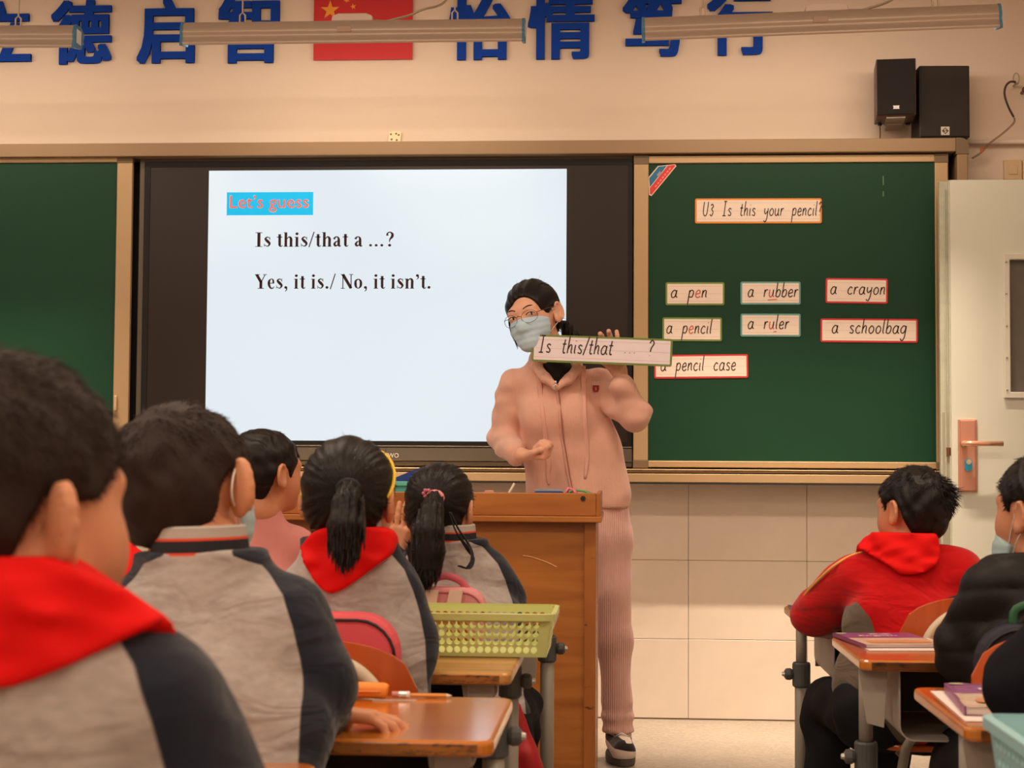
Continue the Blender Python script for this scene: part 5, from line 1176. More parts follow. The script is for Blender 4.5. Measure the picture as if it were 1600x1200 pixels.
        ms = mat('scarf_red', scm, .75, spec=.15, bump=.25, bscale=500); p2, f2 = S2.mesh(); np_obj('neckerchief', [(p2, f2)], ms, t, o)
    if legs:
        lo2 = np.minimum.reduce([A3(k_) for k_ in knees]+[A3(a_) for a_ in ank]+hips)-.10; hi2 = np.maximum.reduce([A3(k_) for k_ in knees]+hips)+.10
        L_ = Grid(lo2, hi2, .009)
        for i in (0, 1):
            L_.cone(hips[i], knees[i], .074, .060, k=.03); L_.cone(knees[i], ank[i], .062, .050, k=.02)
        L_.cone(hips[0], hips[1], .085, .085, k=.03)
        X2, Y2, Z2 = L_.pts(); L_.D = (L_.D+wob((X2, Y2, Z2*1.5), .006, 40, 5)).astype(np.float32)
        np_obj('trousers', [L_.mesh()], mat('trouser_dark', trousers, .85, spec=.15), t, o)
        for a_ in ank:
            g3 = Grid(A3(a_)-A3((.07, .10, .08)), A3(a_)+A3((.07, .18, .06)), .005); b3 = A3((a_[0], a_[1], 0))
            g3.cone(b3+A3((0, -.03, .04)), b3+A3((0, .09, .032)), .036, .030, k=.02); g3.ell(b3+A3((0, -.01, .07)), (.036, .045, .04), k=.02)
            X3, Y3, Z3 = g3.pts(); g3.D = smax(g3.D, (.004-Z3+X3*0+Y3*0).astype(np.float32), .004); np_obj('shoe', [g3.mesh()], mat('shoe_dark', (40, 36, 36), .6), t, o)
    return f
def px3(u, v, Y): return A3(P(u, v, Y))
def polyx(l, Y): return [(P(u, v, Y).x, P(u, v, Y).z) for u, v in l]
FLAT = [(8, 10, 8)]*4
#@@SECTION children
# A: nearest boy, lower left
A = child('nearest boy in a bright red neckerchief, seen from behind at the left edge', px3(4, 793, 1.22), Rm(-38, 1, 0), .214, px3(5, 925, 1.19),
  (px3(-230, 1070, 1.18), px3(236, 1072, 1.20)), (px3(-330, 1360, 1.18), px3(312, 1330, 1.22)), (px3(-180, 1380, 1.42), px3(160, 1380, 1.42)), (px3(0, 900, 1.16)[0], 1.15, .445),
  hair=dict(t=.012, L=.015, n=14000, w=.0005, m=M_hair2, lift=.3, seed=3, h=.0035, noise=.10, poly=[(.55, .20), (.42, .17), (.30, .15), (.17, .03), (.09, .02), (.02, .06), (-.06, .05), (-.12, -.05), (-.18, -.20), (-.25, -.36), (-.34, -.44), (-.9, -.44), (-.9, .9), (.9, .9), (.9, .2)]), voxel=.005, hv=.003, collar=False, ear=.90, ra=(.050, .046, .036), flare=80, chub=.7, ex=.445,
  scarf=polyx([(-300, 880), (0, 868), (70, 876), (110, 898), (150, 925), (230, 970), (160, 1012), (70, 1055), (0, 1072), (-110, 1050), (-260, 970)], 1.12), scarf_off=.012, legs=True, scm=(222, 16, 16))
# B: boy in grey uniform
B = child('boy in a grey and navy jacket with a striped collar, mask loop on his ear', px3(294, 768, 2.12), Rm(-20, -4, -9), .206, px3(314, 866, 2.08),
  (px3(216, 970, 2.08), px3(436, 972, 2.08)), (px3(160, 1180, 2.14), px3(476, 1068, 2.10)), (px3(250, 1150, 2.35), px3(488, 1112, 2.20)), (px3(330, 900, 2.0)[0], 1.98, .445),
  hands=(None, dict(W=px3(500, 1112, 2.215), arm=px3(465, 1106, 2.19), d=(1, .05, -.10), n=(.1, -.1, -1), s=(.1, 1, .0), L=.148, curls=[(6, 22, 18), (10, 26, 20), (18, 30, 22), (26, 34, 24)], thumb=((.5, .35, .75), (1, .3, .2)), spread=.14)),
  hair=dict(t=.011, L=.015, n=12000, w=.0006, m=M_hair2, lift=.2, seed=5, h=.0035, noise=.08), voxel=.006, hv=.0035, ear=1.2, ra=(.050, .050, .034), baggy=.018, flare=62, ex=.415)
# C: child in pink
C_ = child('child in a pink turtleneck with short hair, left of the ponytail girl', px3(418, 738, 3.92), Rm(-42, 2, 0), .192, px3(404, 795, 3.9),
  (px3(345, 852, 3.86), px3(462, 848, 3.95)), (px3(330, 960, 3.9), px3(478, 950, 3.98)), (px3(380, 950, 4.12), px3(450, 950, 4.16)), (px3(402, 900, 3.8)[0], 3.84, .445),
  hair=dict(t=.009, L=.012, n=5000, w=.0007, m=M_hair, lift=.08, seed=6, poly=GIRL), top='turtle', collar=False, voxel=.007, trousers=(60, 60, 80), baggy=.008, rt=.08, q=1.25)
# D: girl with a low ponytail
tieD = px3(545, 764, 2.745)
D = child('girl with a ponytail, yellow hairband and red neckerchief behind the basket', px3(548, 781, 2.85), Rm(-10, -4, 0), .196, px3(542, 845, 2.83),
  (px3(480, 918, 2.83), px3(600, 914, 2.84)), (px3(445, 1010, 2.86), px3(617, 985, 2.84)), (px3(500, 1030, 3.05), px3(628, 1028, 3.01)), (px3(545, 900, 2.8)[0], 2.80, .445),
  hands=(None, dict(W=px3(634, 1030, 3.02), d=(.6, .8, -.05), n=(0, 0, -1), s=(-.8, .6, 0), L=.125, curls=FLAT, thumb=((.6, .2, .6), (1, .2, .2)))),
  hair=dict(t=.010, L=.018, n=8000, w=.0007, m=M_hair, seed=8, style=('tail', [.018, .026, .030, .027, .016]), tie=tieD, tail=[px3(545, 768, 2.735), px3(543, 790, 2.70), px3(541, 820, 2.69), px3(540, 850, 2.695), px3(541, 873, 2.70)], poly=GIRL),
  voxel=.006, scarf=polyx([(458, 858), (500, 826), (600, 828), (609, 862), (585, 885), (522, 927), (487, 905)], 2.74), scarf_off=.012, ra=(.045, .044, .033))
MB().tube([tuple(tieD+A3((.016*math.cos(a_), -.004, .013*math.sin(a_)))-D.o) for a_ in np.linspace(0, 2*PI, 16)[:-1]], .006, 8, closed=True).build('hair_tie', mat('tie_black', (18, 16, 18), .8), D.t, smooth=True)
def headband(f, H, y, w_, m, nm='hairband', a0=-105, a1=105, zoff=0.0):
    pts = []
    for a_ in np.linspace(math.radians(a0), math.radians(a1), 30):
        yy = y-zoff*math.cos(a_); k_ = math.sqrt(max(.1, 1-(yy/.46)**2)); pts.append(f.C+f.R @ (A3((0, -.07, .125))*H+A3(((.35*H+.0125)*k_*math.sin(a_), yy*H, (.375*H+.0125)*k_*math.cos(a_)))))
    MB().tube([tuple(p-f.o) for p in pts], w_, 8).build(nm, m, f.t, smooth=True)
headband(D, .196, -.02, .0032, mat('yellow_plastic', (236, 200, 50), .4), zoff=-.30)
# E: girl with the long ponytail, left hand raised
tieE = px3(677, 778, 3.52)
E = child('girl with a long low ponytail and pink hair tie, one hand raised', px3(689, 796, 3.62), Rm(-14, -4, 0), .186, px3(700, 845, 3.6),
  (px3(648, 900, 3.6), px3(756, 893, 3.62)), (px3(622, 958, 3.72), px3(778, 945, 3.66)), (px3(612, 876, 3.80), px3(770, 955, 3.86)), (px3(715, 900, 3.5)[0], 3.52, .445),
  hands=(dict(W=px3(619, 870, 3.78), arm=px3(619, 888, 3.78), d=(.10, .05, 1), n=(.35, 1, -.1), s=(-1, .35, .1), L=.130, curls=[(4, 8, 6), (2, 6, 5), (6, 8, 6), (10, 12, 8)], thumb=((.55, .1, .95), (1, .1, .35)), spread=.12), None),
  hair=dict(t=.008, L=.020, n=8000, w=.0008, m=M_hair, seed=9, style=('tail', [.018, .026, .034, .038, .034, .016]), tie=tieE, tail=[px3(678, 780, 3.51), px3(675, 800, 3.475), px3(670, 830, 3.46), px3(667, 860, 3.46), px3(665, 885, 3.46), px3(664, 903, 3.465)], poly=GIRL),
  voxel=.006, ra=(.048, .046, .033))
MB().tube([tuple(tieE+A3((.015*math.cos(a_)+.004, -.004, .012*math.sin(a_)))-E.o) for a_ in np.linspace(0, 2*PI, 14)[:-1]], .006, 8, closed=True).build('hair_tie', mat('tie_pink', (222, 140, 150), .6), E.t, smooth=True)
fb = MB(); c0 = tieE+A3((-.012, -.012, .010))-E.o
for k in range(6): fb.ball(Vector(c0)+Vector((.007*math.cos(k*PI/3), -.002, .007*math.sin(k*PI/3))), .0042, 8, 6)
fb.build('tie_flower', mat('tie_flower_pink', (200, 110, 130), .5), E.t, smooth=True)
wsp = MB(); rr_ = np.random.default_rng(2)
for k in range(16):
    j = rr_.normal(size=2)*.004
    pts = [px3(u+j[0]*300*(i/4), v, 3.50-.01*i)-E.o for i, (u, v) in enumerate(((702, 800), (712, 830), (730, 852+k*.6), (739, 872), (733, 888), (716, 884)[:2]))] if k % 2 else [px3(u+j[0]*300*(i/4), v, 3.50-.01*i)-E.o for i, (u, v) in enumerate(((704, 800), (716, 826), (732, 850), (738, 870), (728+k*.4, 888)))]
    wsp.tube(catmull([tuple(p) for p in pts], 4), .0016, 5)
wsp.build('loose_strands', M_hair, E.t, smooth=True)
# F: mostly hidden child
Fk = child('mostly hidden child with a red neckerchief between the two nearest boys', px3(122, 778, 2.95), Rm(-5, 0, 0), .192, px3(130, 868, 2.93),
  (px3(60, 912, 2.92), px3(205, 915, 2.92)), (px3(30, 1040, 2.95), px3(228, 1040, 2.95)), (px3(90, 1040, 3.1), px3(190, 1040, 3.1)), (px3(130, 900, 2.85)[0], 2.84, .445),
  hair=dict(t=.009, L=.02, n=2000, w=.0008, m=M_hair, seed=12), voxel=.008, scarf=polyx([(80, 890), (120, 840), (175, 842), (226, 862), (214, 895), (170, 935), (120, 950), (90, 930)], 2.84), scm=(190, 18, 30))
# G: boy in the red jacket
G = child('boy in a red jacket with spiky hair, elbow on the front right desk', px3(1424, 797, 3.9), Rm(38, -2, 2), .186, px3(1424, 852, 3.88),
  (px3(1345, 898, 3.88), px3(1492, 892, 3.86)), (px3(1276, 958, 3.99), px3(1530, 975, 3.86)), (px3(1330, 968, 4.16), px3(1450, 968, 4.16)), (px3(1415, 900, 3.75)[0], 3.80, .445),
  hair=dict(t=.009, L=.014, n=9000, w=.0008, m=M_hair, lift=.15, seed=14, noise=.06, spike=((.16, -.42, .20), .30, .036)), voxel=.006, top='redjacket', collar=False, scarf=polyx([(1346, 858), (1385, 824), (1458, 824), (1474, 866), (1452, 892), (1412, 899), (1394, 887)], 3.77), scarf_off=.018, scm=(218, 20, 30),
  knees=[(P(1292, 1105, 4.12).x, 4.10, .40), (P(1380, 1105, 4.12).x, 4.10, .40)], ra=(.050, .045, .034))
pp = [px3(u, v, Y) for u, v, Y in ((1350, 862, 3.86), (1326, 870, 3.86), (1302, 885, 3.86), (1280, 905, 3.89), (1262, 924, 3.93), (1249, 944, 3.97), (1246, 958, 3.99))]
MB().tube([tuple(p-G.o) for p in catmull([tuple(p) for p in pp], 4)], .0035, 6).build('sleeve_piping', mat('piping_yellow', (236, 178, 96), .6), G.t, smooth=True)
# H: boy in black puffer
Hk = child('boy in a black padded jacket with a mask pulled down, at the right edge', px3(1628, 800, 3.12), Rm(38, 4, 0), .196, px3(1636, 868, 3.1),
  (px3(1560, 915, 3.08), px3(1740, 905, 3.08)), (px3(1520, 1010, 3.12), px3(1790, 1010, 3.1)), (px3(1565, 1000, 3.34), px3(1700, 1000, 3.34)), (px3(1650, 900, 3.0)[0], 3.0, .445),
  hair=dict(t=.012, L=.016, n=7000, w=.0008, m=M_hair, lift=.15, seed=15, noise=.06), voxel=.006, top='puffer', collar=False, baggy=.016, ra=(.054, .050, .040))
# I: child at the lower right edge
I_ = child('child mostly outside the frame, dark sleeve at the lower right edge', px3(1840, 800, 2.34), Rm(5, 0, 0), .2, px3(1840, 905, 2.32),
  (px3(1735, 960, 2.3), px3(1950, 960, 2.3)), (px3(1612, 1072, 2.33), px3(2010, 1100, 2.3)), (px3(1680, 1085, 2.55), px3(1880, 1090, 2.55)), (px3(1840, 900, 2.2)[0], 2.2, .445),
  hair=dict(t=.01, L=.02, n=1500, w=.0008, m=M_hair, seed=16), voxel=.008, top='navy', collar=False, ra=(.054, .052, .038))
# masks worn by children
def mask(f, C, R, H, col, name='mask_blue', poly=None, loops=(-1, 1), drop=0., h=.003, grow=.006):
    T = lambda *p: C+R @ (A3((p[0], p[1], p[2]+drop))*H)
    g = Grid(C-.62*H, C+.62*H, h); e = grow
    g.ell(T(0, .10, -.10), A3((.285, .30, .37))*H+e, R); g.ell(T(0, .17, -.34), A3((.19, .19, .14))*H+e, R, k=.03)
    for s_ in (-1, 1): g.ell(T(s_*.14, .20, -.18), A3((.12, .15, .15))*H+e, R, k=.02)
    g.cone(T(0, .37, -.02), T(0, .44, -.16), .05*H, .085*H, k=.03); g.ell(T(0, .33, -.40), A3((.10, .085, .085))*H+e, R, k=.03)
    X, Y, Z = g.pts(); dx, dy, dz = X-C[0], Y-C[1], Z-C[2]; ly = (dx*R[0, 1]+dy*R[1, 1]+dz*R[2, 1])/H; lz = (dx*R[0, 2]+dy*R[1, 2]+dz*R[2, 2])/H-drop
    g.D = g.D+(.0005*np.sin(lz*70)).astype(np.float32)
    g.D = smax(g.D, (poly_sdf(ly, lz, poly or [(.10, -.10), (.26, -.03), (.40, .0), (.62, .02), (.62, -.52), (.25, -.50), (.12, -.36)])*H).astype(np.float32), .003)
    m = np_obj('mask', [g.mesh()], mat(name, col, .7, spec=.2, bump=.2, bscale=300), f.t, f.o)
    for s_ in loops:
        pts = [T(s_*.27, .15, -.10), T(s_*.34, .05, .0-drop*.6), T(s_*.40, -.04, .10-drop), T(s_*.42, -.13, .02-drop), T(s_*.40, -.13, -.10-drop), T(s_*.35, .0, -.20-drop*.6), T(s_*.25, .14, -.32)]
        MB().tube(catmull([tuple(p-f.o) for p in pts], 4), .0013, 6).build('ear_loop', mat('loop_white', (228, 222, 215), .7), m, smooth=True)
mask(B, B.C, B.R, B.H, (168, 196, 202)); mask(E, E.C, E.R, E.H, (168, 190, 200)); mask(Hk, Hk.C, Hk.R, Hk.H, (175, 192, 192), drop=-.22)
#@@SECTION teacher
def teacher():
    C = px3(833, 493, 5.47); H = .226; R = Rm(157, -7, 13); N = px3(864, 570, 5.53)
    sh = [px3(806, 606, 5.56), px3(936, 606, 5.55)]; el = [px3(789, 684, 5.60), px3(992, 648, 5.48)]; wr = [px3(806, 711, 5.42), px3(971, 598, 5.43)]; pv = px3(903, 800, 5.60)
    f = Fig('woman in a pink zip hoodie and blue mask holding up a sentence card', C, R, H, N, sh, el, wr, pv, origin=(pv[0], 5.6, 0)); t, o = f.t, f.o
    hipR, kneeR, ankR = px3(945, 850, 5.60), px3(960, 1000, 5.58), A3((P(967, 1140, 5.6).x, 5.60, .09)); hipL, kneeL, ankL = px3(862, 850, 5.60), px3(850, 1000, 5.60), A3((P(845, 1140, 5.6).x, 5.62, .09))
    # body
    lo, hi = bounds(f, [hipR, ankR, ankL], .10); lo[2] = .02; g = Grid(lo, hi, .010); f.torso(g, off=-.005, rt=.09, ra=(.042, .036, .026))
    for a, b, c in ((hipR, kneeR, ankR), (hipL, kneeL, ankL)): g.cone(f.pv+(a-f.pv)*.6, b, .060, .048, k=.02); g.cone(b, c, .046, .032, k=.02)
    parts = [g.mesh()]
    gh = Grid(C-.62*H-.02, C+.62*H+.03, .0022); head_sdf(gh, C, R, H, mouth=False, ear_flare=20, ear=.95); neck_sdf(gh, C, R, H, N, .052)
    for s_ in (-1, 1): gh.ell(C+R @ (A3((s_*.15, .35, .0))*H), A3((.085, .05, .045))*H, R, k=.010)
    parts.append(gh.mesh())
    L = .168; W = px3(969, 583, 5.435); ga = Grid(W-L*1.2, W+L*1.2, .0026); ga.cone(wr[1], W, .026, .024, k=.01)
    hand_sdf(ga, W, (-.36, -.02, .93), (0, -1, -.05), (-1, 0, -.35), L, [(18, 30, 24), (10, 32, 26), (8, 28, 22), (-8, 0, 0)], ((.9, -.1, .5), (.6, -.2, .6)), spread=.14, fr=1.12); parts.append(ga.mesh())
    W = px3(815, 711, 5.40); gb = Grid(W-L*1.2, W+L*1.2, .0026); gb.cone(wr[0], W, .027, .025, k=.01)
    hand_sdf(gb, W, (1, -.28, .02), (-.05, -.25, 1), (-.2, -1, -.15), L*1.05, [(70, 85, 55), (74, 88, 55), (70, 88, 55), (62, 85, 55)], ((.8, .35, .45), (.5, .1, -.5)), spread=.02, fr=1.2); parts.append(gb.mesh())
    np_obj('body', parts, M_skinA, t, o)
    def fp(x, z, off=0.):
        ys = np.linspace(.65, .1, 240); p = C[None]+(np.stack([np.full(240, x), ys, np.full(240, z)], 1)*H) @ R.T; d = gh.sample(p); i = int(np.argmax(d < 0)); return C+R @ (A3((x, ys[i], z))*H+A3((0, off, 0)))
    rel = lambda p: Vector(p-o)
    RM = Matrix(R.tolist())
    for s_ in (-1, 1):
        e = fp(s_*.15, .0, -.0035); MB().ball(rel(e), (.052*H, .025*H, .021*H), 14, 8, R=RM).build('eye', mat('eye_white', (206, 190, 180), .25), t, smooth=True)
        e = fp(s_*.15-.02, .002, -.0006); MB().ball(rel(e), (.021*H, .012*H, .021*H), 12, 8, R=RM).build('iris', mat('iris_dark', (32, 18, 14), .15), t, smooth=True)
        MB().tube(catmull([tuple(rel(fp(s_*.15+k, z, .0003))) for k, z in ((-.07, .002), (-.035, .022), (0, .028), (.035, .022), (.07, .002))], 4), .0014, 6).build('eyelash', M_hair, t, smooth=True)
        MB().tube(catmull([tuple(rel(fp(s_*(.15+k), z, .0))) for k, z in ((-.085, .095), (-.03, .118), (.03, .118), (.09, .088))], 4), [.0020]*4+[.0024]*5+[.0020, .0018, .0014, .001], 6).build('eyebrow', mat('brow_brown', (52, 32, 26), .8), t, smooth=True)
    # hair: smooth cap with a rounded hairline, gathered behind, plus fringe swept aside
    tie = px3(880, 508, 5.58)
    kw = dict(poly=[(.60, -.2), (.14, -.14), (.08, .02), (-.04, .05), (-.13, .0), (-.17, -.22), (-.24, -.36), (-.9, -.38), (-.9, .9), (.9, .9), (.9, .0)], opening=((-.06, .52, -.07), (.30, .36, .40)))
    hm, _ = hair_mesh(C, R, H, t=.009, L=.020, n=9000, w=.0008, m=M_hair, seed=31, style=('tail', [.016, .024, .022, .012]), tie=tie, tail=[tie, px3(888, 520, 5.59), px3(900, 530, 5.58), px3(912, 541, 5.56)], name='hair', parent=t, origin=o, h=.003, **kw)
    mb = MB()
    for k in range(7):
        pts = [(794+k*.4, 498), (796+k*.3, 512), (803, 530), (809+k*.3, 546-k*2)]; mb.tube(catmull([tuple(rel(px3(u, v, 5.42))) for u, v in pts], 4), .0007, 4)
    mb.build('loose_strands', M_hair, t)
    # glasses
    M_gl = mat('glasses_metal', (92, 70, 56), .3, metal=.6); gl = MB(); yy = .50
    for s_ in (-1, 1):
        gl.tube([tuple(rel(C+R @ (A3((s_*(.155+.118*math.cos(a)), yy-.02-.9*(.155+.118*math.cos(a))**2, -.035+.088*math.sin(a)))*H))) for a in np.linspace(0, 2*PI, 28)[:-1]], .0008, 6, closed=True)
        gl.tube([tuple(rel(C+R @ (A3(p)*H))) for p in ((s_*.27, yy-.085, .0), (s_*.34, .26, .02), (s_*.375, .02, .045), (s_*.375, -.06, .02))], .0011, 6)
    gl.tube([tuple(rel(C+R @ (A3(p)*H))) for p in ((-.037, yy-.02, -.01), (0, yy-.005, .01), (.037, yy-.02, -.01))], .0011, 6); gl.build('glasses', M_gl, t, smooth=True)
    mask(f, C, R, H, (186, 216, 236), 'mask_teal', poly=[(.16, -.10), (.30, -.06), (.40, -.04), (.62, -.03), (.62, -.55), (.25, -.52), (.16, -.36)], h=.0025, grow=.007)
    # hoodie
    lo = np.minimum.reduce([*sh, *el, *wr, pv])-.12; hi = np.maximum.reduce([*sh, *el, *wr, N])+.10; lo[2] = P(900, 797, 5.6).z-.03
    g = Grid(lo, hi, .0055); X, Y, Z = g.pts(); ax = A3((1, 0, 0))
    ga_ = g.like(); w_ = f.ax
    g.cone(px3(903, 776, 5.60), px3(893, 700, 5.59), .126, .112, k=.03, w=w_, q=1.46); g.cone(px3(893, 700, 5.59), px3(874, 622, 5.56), .112, .098, k=.03, w=w_, q=1.42)
    g.cone(px3(820, 604, 5.56), px3(925, 604, 5.55), .056, .056, k=.04); g.cone(px3(871, 610, 5.55), N, .070, .056, k=.04, w=w_, q=1.3)
    for s_, u in ((-1, 850), (1, 898)): g.ell(px3(u-4, 650, 5.50), (.062, .052, .058), k=.05)
    ga_.cone(sh[0], el[0], .062, .054, k=.02); ga_.cone(el[0], wr[0], .054, .036, k=.015); ga_.cone(sh[1], el[1], .062, .054, k=.02); ga_.cone(el[1], wr[1], .054, .036, k=.015)
    fo = wob((X, Y, Z), .004, 22, 41)+wob((X*2.2, Y, Z*.8), .003, 22, 44); ga_.D = (ga_.D+wob((X*.7, Y, Z*2.1), .0045, 34, 43)).astype(np.float32); g.D = (g.D+fo).astype(np.float32)
    g.D = smin(g.D, ga_.D, .012)
    for ch_ in ([(836, 556, 5.52), (838, 572, 5.47), (852, 590, 5.44), (869, 604, 5.435)], [(902, 560, 5.52), (903, 576, 5.46), (889, 592, 5.44), (870, 604, 5.435)], [(836, 558, 5.54), (850, 556, 5.60), (872, 552, 5.64), (895, 556, 5.60), (902, 562, 5.54)]):
        g.chain([px3(*p) for p in ch_], [.016, .017, .016, .012] if len(ch_) == 4 else [.018, .030, .036, .030, .018], k=.012)
    # V neck opening
    vv = poly_sdf(X+Y*0, Z+Y*0, [(P(u, v, 5.46).x, P(u, v, 5.46).z) for u, v in ((842, 545), (898, 545), (871, 603))]); cut = np.maximum(vv, (Y-5.50)+X*0+Z*0); g.D = smax(g.D, (-cut).astype(np.float32), .004)
    g.D = smax(g.D, (P(900, 793, 5.6).z-Z+X*0+Y*0).astype(np.float32), .006)
    pos, fc = g.mesh(); np_obj('hoodie', [(pos, fc)], rib_mat('hoodie_knit', (230, 182, 164), 1500, .35), t, o)
    hood = t.children[-1]
    def drape(u, v, off=.002):
        for Yk in np.linspace(5.25, 5.62, 150):
            p = px3(u, v, Yk)
            if g.sample(p[None])[0] < 0: return p-A3((0, off, 0))
        return px3(u, v, 5.45)
    MB().ball(rel(px3(870, 578, 5.49)), (.050, .035, .055), 14, 10).build('undershirt', mat('undershirt_black', (26, 22, 22), .8), t, smooth=True)
    M_str = mat('drawstring', (226, 176, 160), .85); M_zip = mat('zip_tape', (216, 164, 148), .8)
    zp = [(869, 600), (872, 625), (875, 655), (878, 685), (883, 715), (888, 745), (893, 770)]; mb = MB(); mb.tube(catmull([tuple(rel(drape(u, v, .003))) for u, v in zp], 3), .0050, 8, flat=.6); mb.build('zip', M_zip, hood, smooth=True)
    mb = MB(); mb.tube(catmull([tuple(rel(drape(u+3, v, .006))) for u, v in zp], 3), .0014, 5); mb.build('zip_teeth', mat('teeth_brown', (176, 126, 110), .5, metal=.4), hood, smooth=True)
    q = drape(868, 603, .006); mb = MB(); mb.ball(rel(q+A3((0, 0, .012))), (.004, .003, .006), 8, 6); mb.tube([tuple(rel(q+A3((.005*math.cos(a), 0, -.004+.009*math.sin(a))))) for a in np.linspace(0, 2*PI, 12)[:-1]], .0014, 5, closed=True); mb.build('zip_pull', mat('chrome', (220, 215, 210), .2, metal=.8), hood)
    for pts in ([(841, 576), (844, 610), (848, 650), (853, 690), (857, 720), (856, 745), (858, 757)], [(911, 572), (912, 610), (913, 650), (916, 690), (917, 720), (914, 748)]):
        c_ = catmull([tuple(rel(drape(u, v, .003))) for u, v in pts], 3); n = len(c_); mb = MB(); mb.tube(c_, [.0085]*int(n*.72)+[.0085-.006*(i/(n-int(n*.72))) for i in range(n-int(n*.72))], 8, flat=.35); mb.build('drawstring', M_str, hood, smooth=True)
    # embroidered patch: striped fan over a red cup with a letter
    q = rel(drape(931, 604, .007)); M_pr = mat('patch_red', (150, 34, 36), .7); mb = MB()
    mb.prism([(q.x+a, q.z+b) for a, b in ((-.010, .004), (.010, .004), (.011, -.010), (.007, -.018), (-.007, -.018), (-.011, -.010))], q.y-.002, q.y+.004); pt = mb.build('patch_cup', M_pr, hood)
    mb = MB()
    for k in range(4): x = -.0105+k*.0055; mb.prism([(q.x+x, q.z+.003), (q.x+x+.004, q.z+.003), (q.x+x*1.25+.0045, q.z+.016+(k % 2)*.002), (q.x+x*1.25, q.z+.016+(k % 2)*.002)], q.y-.0015, q.y+.004)
    mb.build('patch_stripes', mat('patch_cream', (226, 200, 170), .8), hood); font_mesh('patch_letter', 'S', mat('patch_pink', (236, 190, 190), .8), pt, .013, (q.x, q.y-.0025, q.z-.012), extrude=.0003)
    # ribbed trousers
    lo = np.minimum.reduce([hipR, ankR, ankL, kneeL])-.13; hi = np.maximum.reduce([hipR, hipL, pv])+.12; lo[2] = .04; g2 = Grid(lo, hi, .008); X, Y, Z = g2.pts()
    g2.cone(px3(903, 800, 5.60), px3(903, 835, 5.60), .112, .108, k=.03, w=ax, q=1.48)
    for a, b, c in ((hipR, kneeR, A3((ankR[0], 5.60, .075))), (hipL, kneeL, A3((ankL[0], 5.62, .075)))): g2.cone(a, b, .085, .060, k=.05); g2.cone(b, c, .060, .053, k=.03)
    g2.D = (g2.D+wob((X, Y, Z*1.2), .006, 20, 51)+np.exp(-((Z-.13)/.05)**2)*.004*np.sin(Z*120)).astype(np.float32)
    g2.D = smax(g2.D, (P(900, 1143, 5.6).z-Z+X*0+Y*0).astype(np.float32), .006)
    np_obj('trousers', [g2.mesh()], rib_mat('trouser_rib', (226, 182, 172), 900, .5), t, o)
    # shoes
    for a, yw in ((ankR, .12), (ankL, -.1)):
        c = A3((a[0]+.004, a[1]-.02, 0)); S3 = Grid(c-A3((.09, .20, .02)), c+A3((.09, .12, .14)), .004); dr = A3((yw, -1, 0)); dr /= np.linalg.norm(dr)
        S3.cone(c-dr*.06+A3((0, 0, .055)), c+dr*.10+A3((0, 0, .045)), .042, .040, k=.02); S3.ell(c-dr*.04+A3((0, 0, .085)), (.042, .05, .03), k=.02)
        X, Y, Z = S3.pts(); S3.D = smax(S3.D, (.026-Z+X*0+Y*0).astype(np.float32), .004); pos, fc = S3.mesh()
        sf = np.sin((pos[:, 2])*115+pos[:, 0]*18)-.25+.7*(np.abs(pos[:, 0]-c[0]) < .018)*(pos[:, 2] > .06)
        sh_ = np_obj('shoe', [(pos, fc)], two_tone('shoe_pattern', (222, 206, 196), (40, 34, 34), heather=.03), t, o, attrs=sf)
        so = MB(); out = [c-dr*.085+A3((0, .0, 0)), ]; pts = []
        for k in range(20):
            an = 2*PI*k/20; q = c+dr*(.018+.118*math.cos(an)) + np.cross(dr, A3((0, 0, 1)))*(.048*math.sin(an)*(1-.08*math.cos(an))); pts.append((q[0]-o[0], q[1]-o[1]))
        so.prismz(pts, .0, .030); so.build('sole', mat('sole_grey', (84, 76, 74), .7), sh_, bevel=.005)
        lc = MB()
        for k in range(3): z = .072+.012*k; q = c+dr*(.07-.03*k); n_ = np.cross(dr, A3((0, 0, 1))); lc.tube([tuple(q-n_*.022+A3((0, 0, z))-o), tuple(q+A3((0, 0, z+.014))+dr*.012-o), tuple(q+n_*.022+A3((0, 0, z))-o)], .003, 6)
        lc.build('laces', mat('lace_white', (226, 220, 214), .8), sh_, smooth=True)
    return f
Tt = teacher()
# the sentence card she holds
a, b = P(831.5, 543.5, 5.385), P(1050.5, 551.5, 5.34); c = (a+b)/2; Wc = (b-a).length
m = Matrix.Translation(c) @ Matrix.Rotation(math.atan2(b.y-a.y, b.x-a.x), 4, 'Z') @ Matrix.Rotation(-math.atan2(b.z-a.z, b.x-a.x), 4, 'Y')
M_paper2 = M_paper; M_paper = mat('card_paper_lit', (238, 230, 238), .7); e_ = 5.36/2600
sc = card('Is this/that ... ?', Wc, 43*e_, 'green', m, 'long green-bordered sentence card held up in front of the woman', 11*e_, 15*e_, 13.5*e_, .0042, wide=182*e_, group=None)
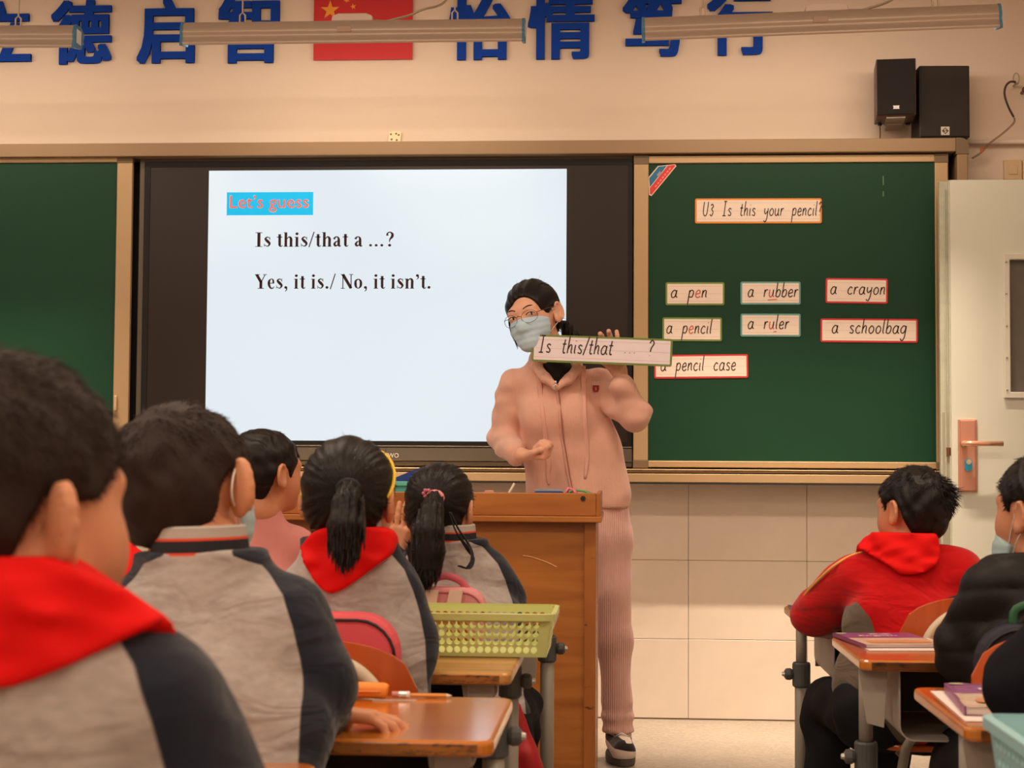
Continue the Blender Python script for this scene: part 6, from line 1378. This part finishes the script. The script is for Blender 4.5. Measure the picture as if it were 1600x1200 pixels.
# ================================================================ school bags
def bag(x, y, z, W_, D_, H_, m, mp, label, name='school_bag', zipc=(40, 26, 30), handle=True, tilt=0.):
    t = thing(name, label, 'bag', (x, y, z)); r_ = min(W_, H_)*.30
    b = MB(); b.prism(rrect(-W_/2, W_/2, 0, H_, r_, 6), 0, D_); b.build('bag_body', m, t, bevel=.014, seg=4)
    p = MB(); p.prism(rrect(-W_*.40, W_*.40, H_*.06, H_*.62, r_*.6, 5), -.020, .004); p.build('front_pocket', mp, t, bevel=.008, seg=3)
    zl = [(q[0], -.001, q[1]) for q in rrect(-W_*.47, W_*.47, H_*.05, H_*.97, r_*.95, 6)]; MB().tube([v for v in zl if v[2] > H_*.35][::1], .0025, 6).build('zip', mat('zip_%d' % zipc[0], zipc, .6), t, smooth=True)
    if handle: MB().tube(catmull([(-W_*.22, D_*.4, H_-.004), (-W_*.20, D_*.4, H_+.024), (0, D_*.4, H_+.036), (W_*.20, D_*.4, H_+.024), (W_*.22, D_*.4, H_-.004)], 4), .008, 8, flat=.6).build('handle', mp, t, smooth=True)
    for s_ in (-1, 1): MB().tube(catmull([(s_*W_*.25, D_, H_*.95), (s_*W_*.30, D_+.012, H_*.6), (s_*W_*.32, D_+.006, H_*.1)], 4), .010, 8, flat=.5).build('shoulder_strap', mp, t, smooth=True)
    return t
M_bagp = mat('bag_coral', (222, 86, 98), .6, bump=.3, bscale=400); M_bagp2 = mat('bag_coral_mesh', (206, 98, 116), .8, bump=.6, bscale=900)
M_bagl = mat('bag_pale_pink', (224, 150, 152), .7, bump=.3, bscale=500); M_bagn = mat('bag_navy', (28, 28, 44), .7, bump=.3, bscale=500); M_bagg = mat('bag_green', (36, 92, 62), .6); M_bagr = mat('bag_red', (170, 16, 30), .6)
zs = .3665
q = P(548, 958, 2.69); bag(q.x-.028, 2.685, zs, .215, .05, q.z-zs, M_bagp, M_bagp2, 'coral pink school bag between the ponytail girl and her chair', handle=False)
q = P(702, 917, 3.48); tb = bag(q.x, 3.472, zs, .155, .05, q.z-zs, M_bagl, M_bagl, 'pale pink school bag with a padded handle above the green basket', handle=False, zipc=(205, 120, 130))
hx = q.x; pts = [P(u, v, 3.49) for u, v in ((662, 936), (668, 912), (685, 902), (703, 901), (722, 910), (736, 930))]; MB().tube(catmull([(p.x-hx, .018, p.z-zs) for p in pts], 4), .0075, 10).build('padded_handle', M_bagp2, tb, smooth=True)
for u in (672, 710): 
    p = P(u, 928, 3.465); MB().prism([(p.x-hx-.018, p.z-zs-.03), (p.x-hx+.012, p.z-zs-.03), (p.x-hx+.018, p.z-zs+.008), (p.x-hx-.010, p.z-zs+.008)], -.012, .0).build('cream_patch', mat('bag_cream', (232, 205, 184), .7), tb)
q = P(1475, 928, 3.73); bag(.80, 3.735, zs, .22, .05, q.z-zs-.004, M_bagn, M_bagn, 'navy school bag behind the boy in red', zipc=(60, 60, 80), handle=False)
q = P(1560, 975, 2.96); tb = bag(.74, 2.962, zs, .24, .05, q.z-zs, M_bagn, M_bagg, 'navy and green school bag on the chair of the boy in black', zipc=(20, 22, 30))
mb = MB(); mb.prism(rrect(-.06, .10, .16, .245, .02, 4), -.022, 0); mb.build('green_panel', M_bagg, tb, bevel=.004)
rb = thing('cloth_bag', 'red cloth bag hanging low under the scuffed desk by the podium', 'bag', (P(812, 1150, 3.36).x, 3.38, .28))
g = Grid((-.12, -.08, -.08), (.12, .08, .30), .006); g.ell((-.0, 0, .05), (.052, .045, .08), k=.02); g.cone((-.01, 0, .12), (-.012, -.0, .205), .036, .012, k=.03); X, Y, Z = g.pts(); g.D = (g.D+.004*np.sin(X*90+Z*20)+wob((X, Y, Z), .003, 60, 3)).astype(np.float32)
np_obj('bag_cloth', [g.mesh()], M_bagr, rb, (0, 0, 0)); MB().tube(catmull([(-.012, 0, .19), (-.03, 0, .24), (-.04, 0, .29), (-.03, 0, .315)], 4), .003, 6).build('cord', M_bagr, rb, smooth=True)
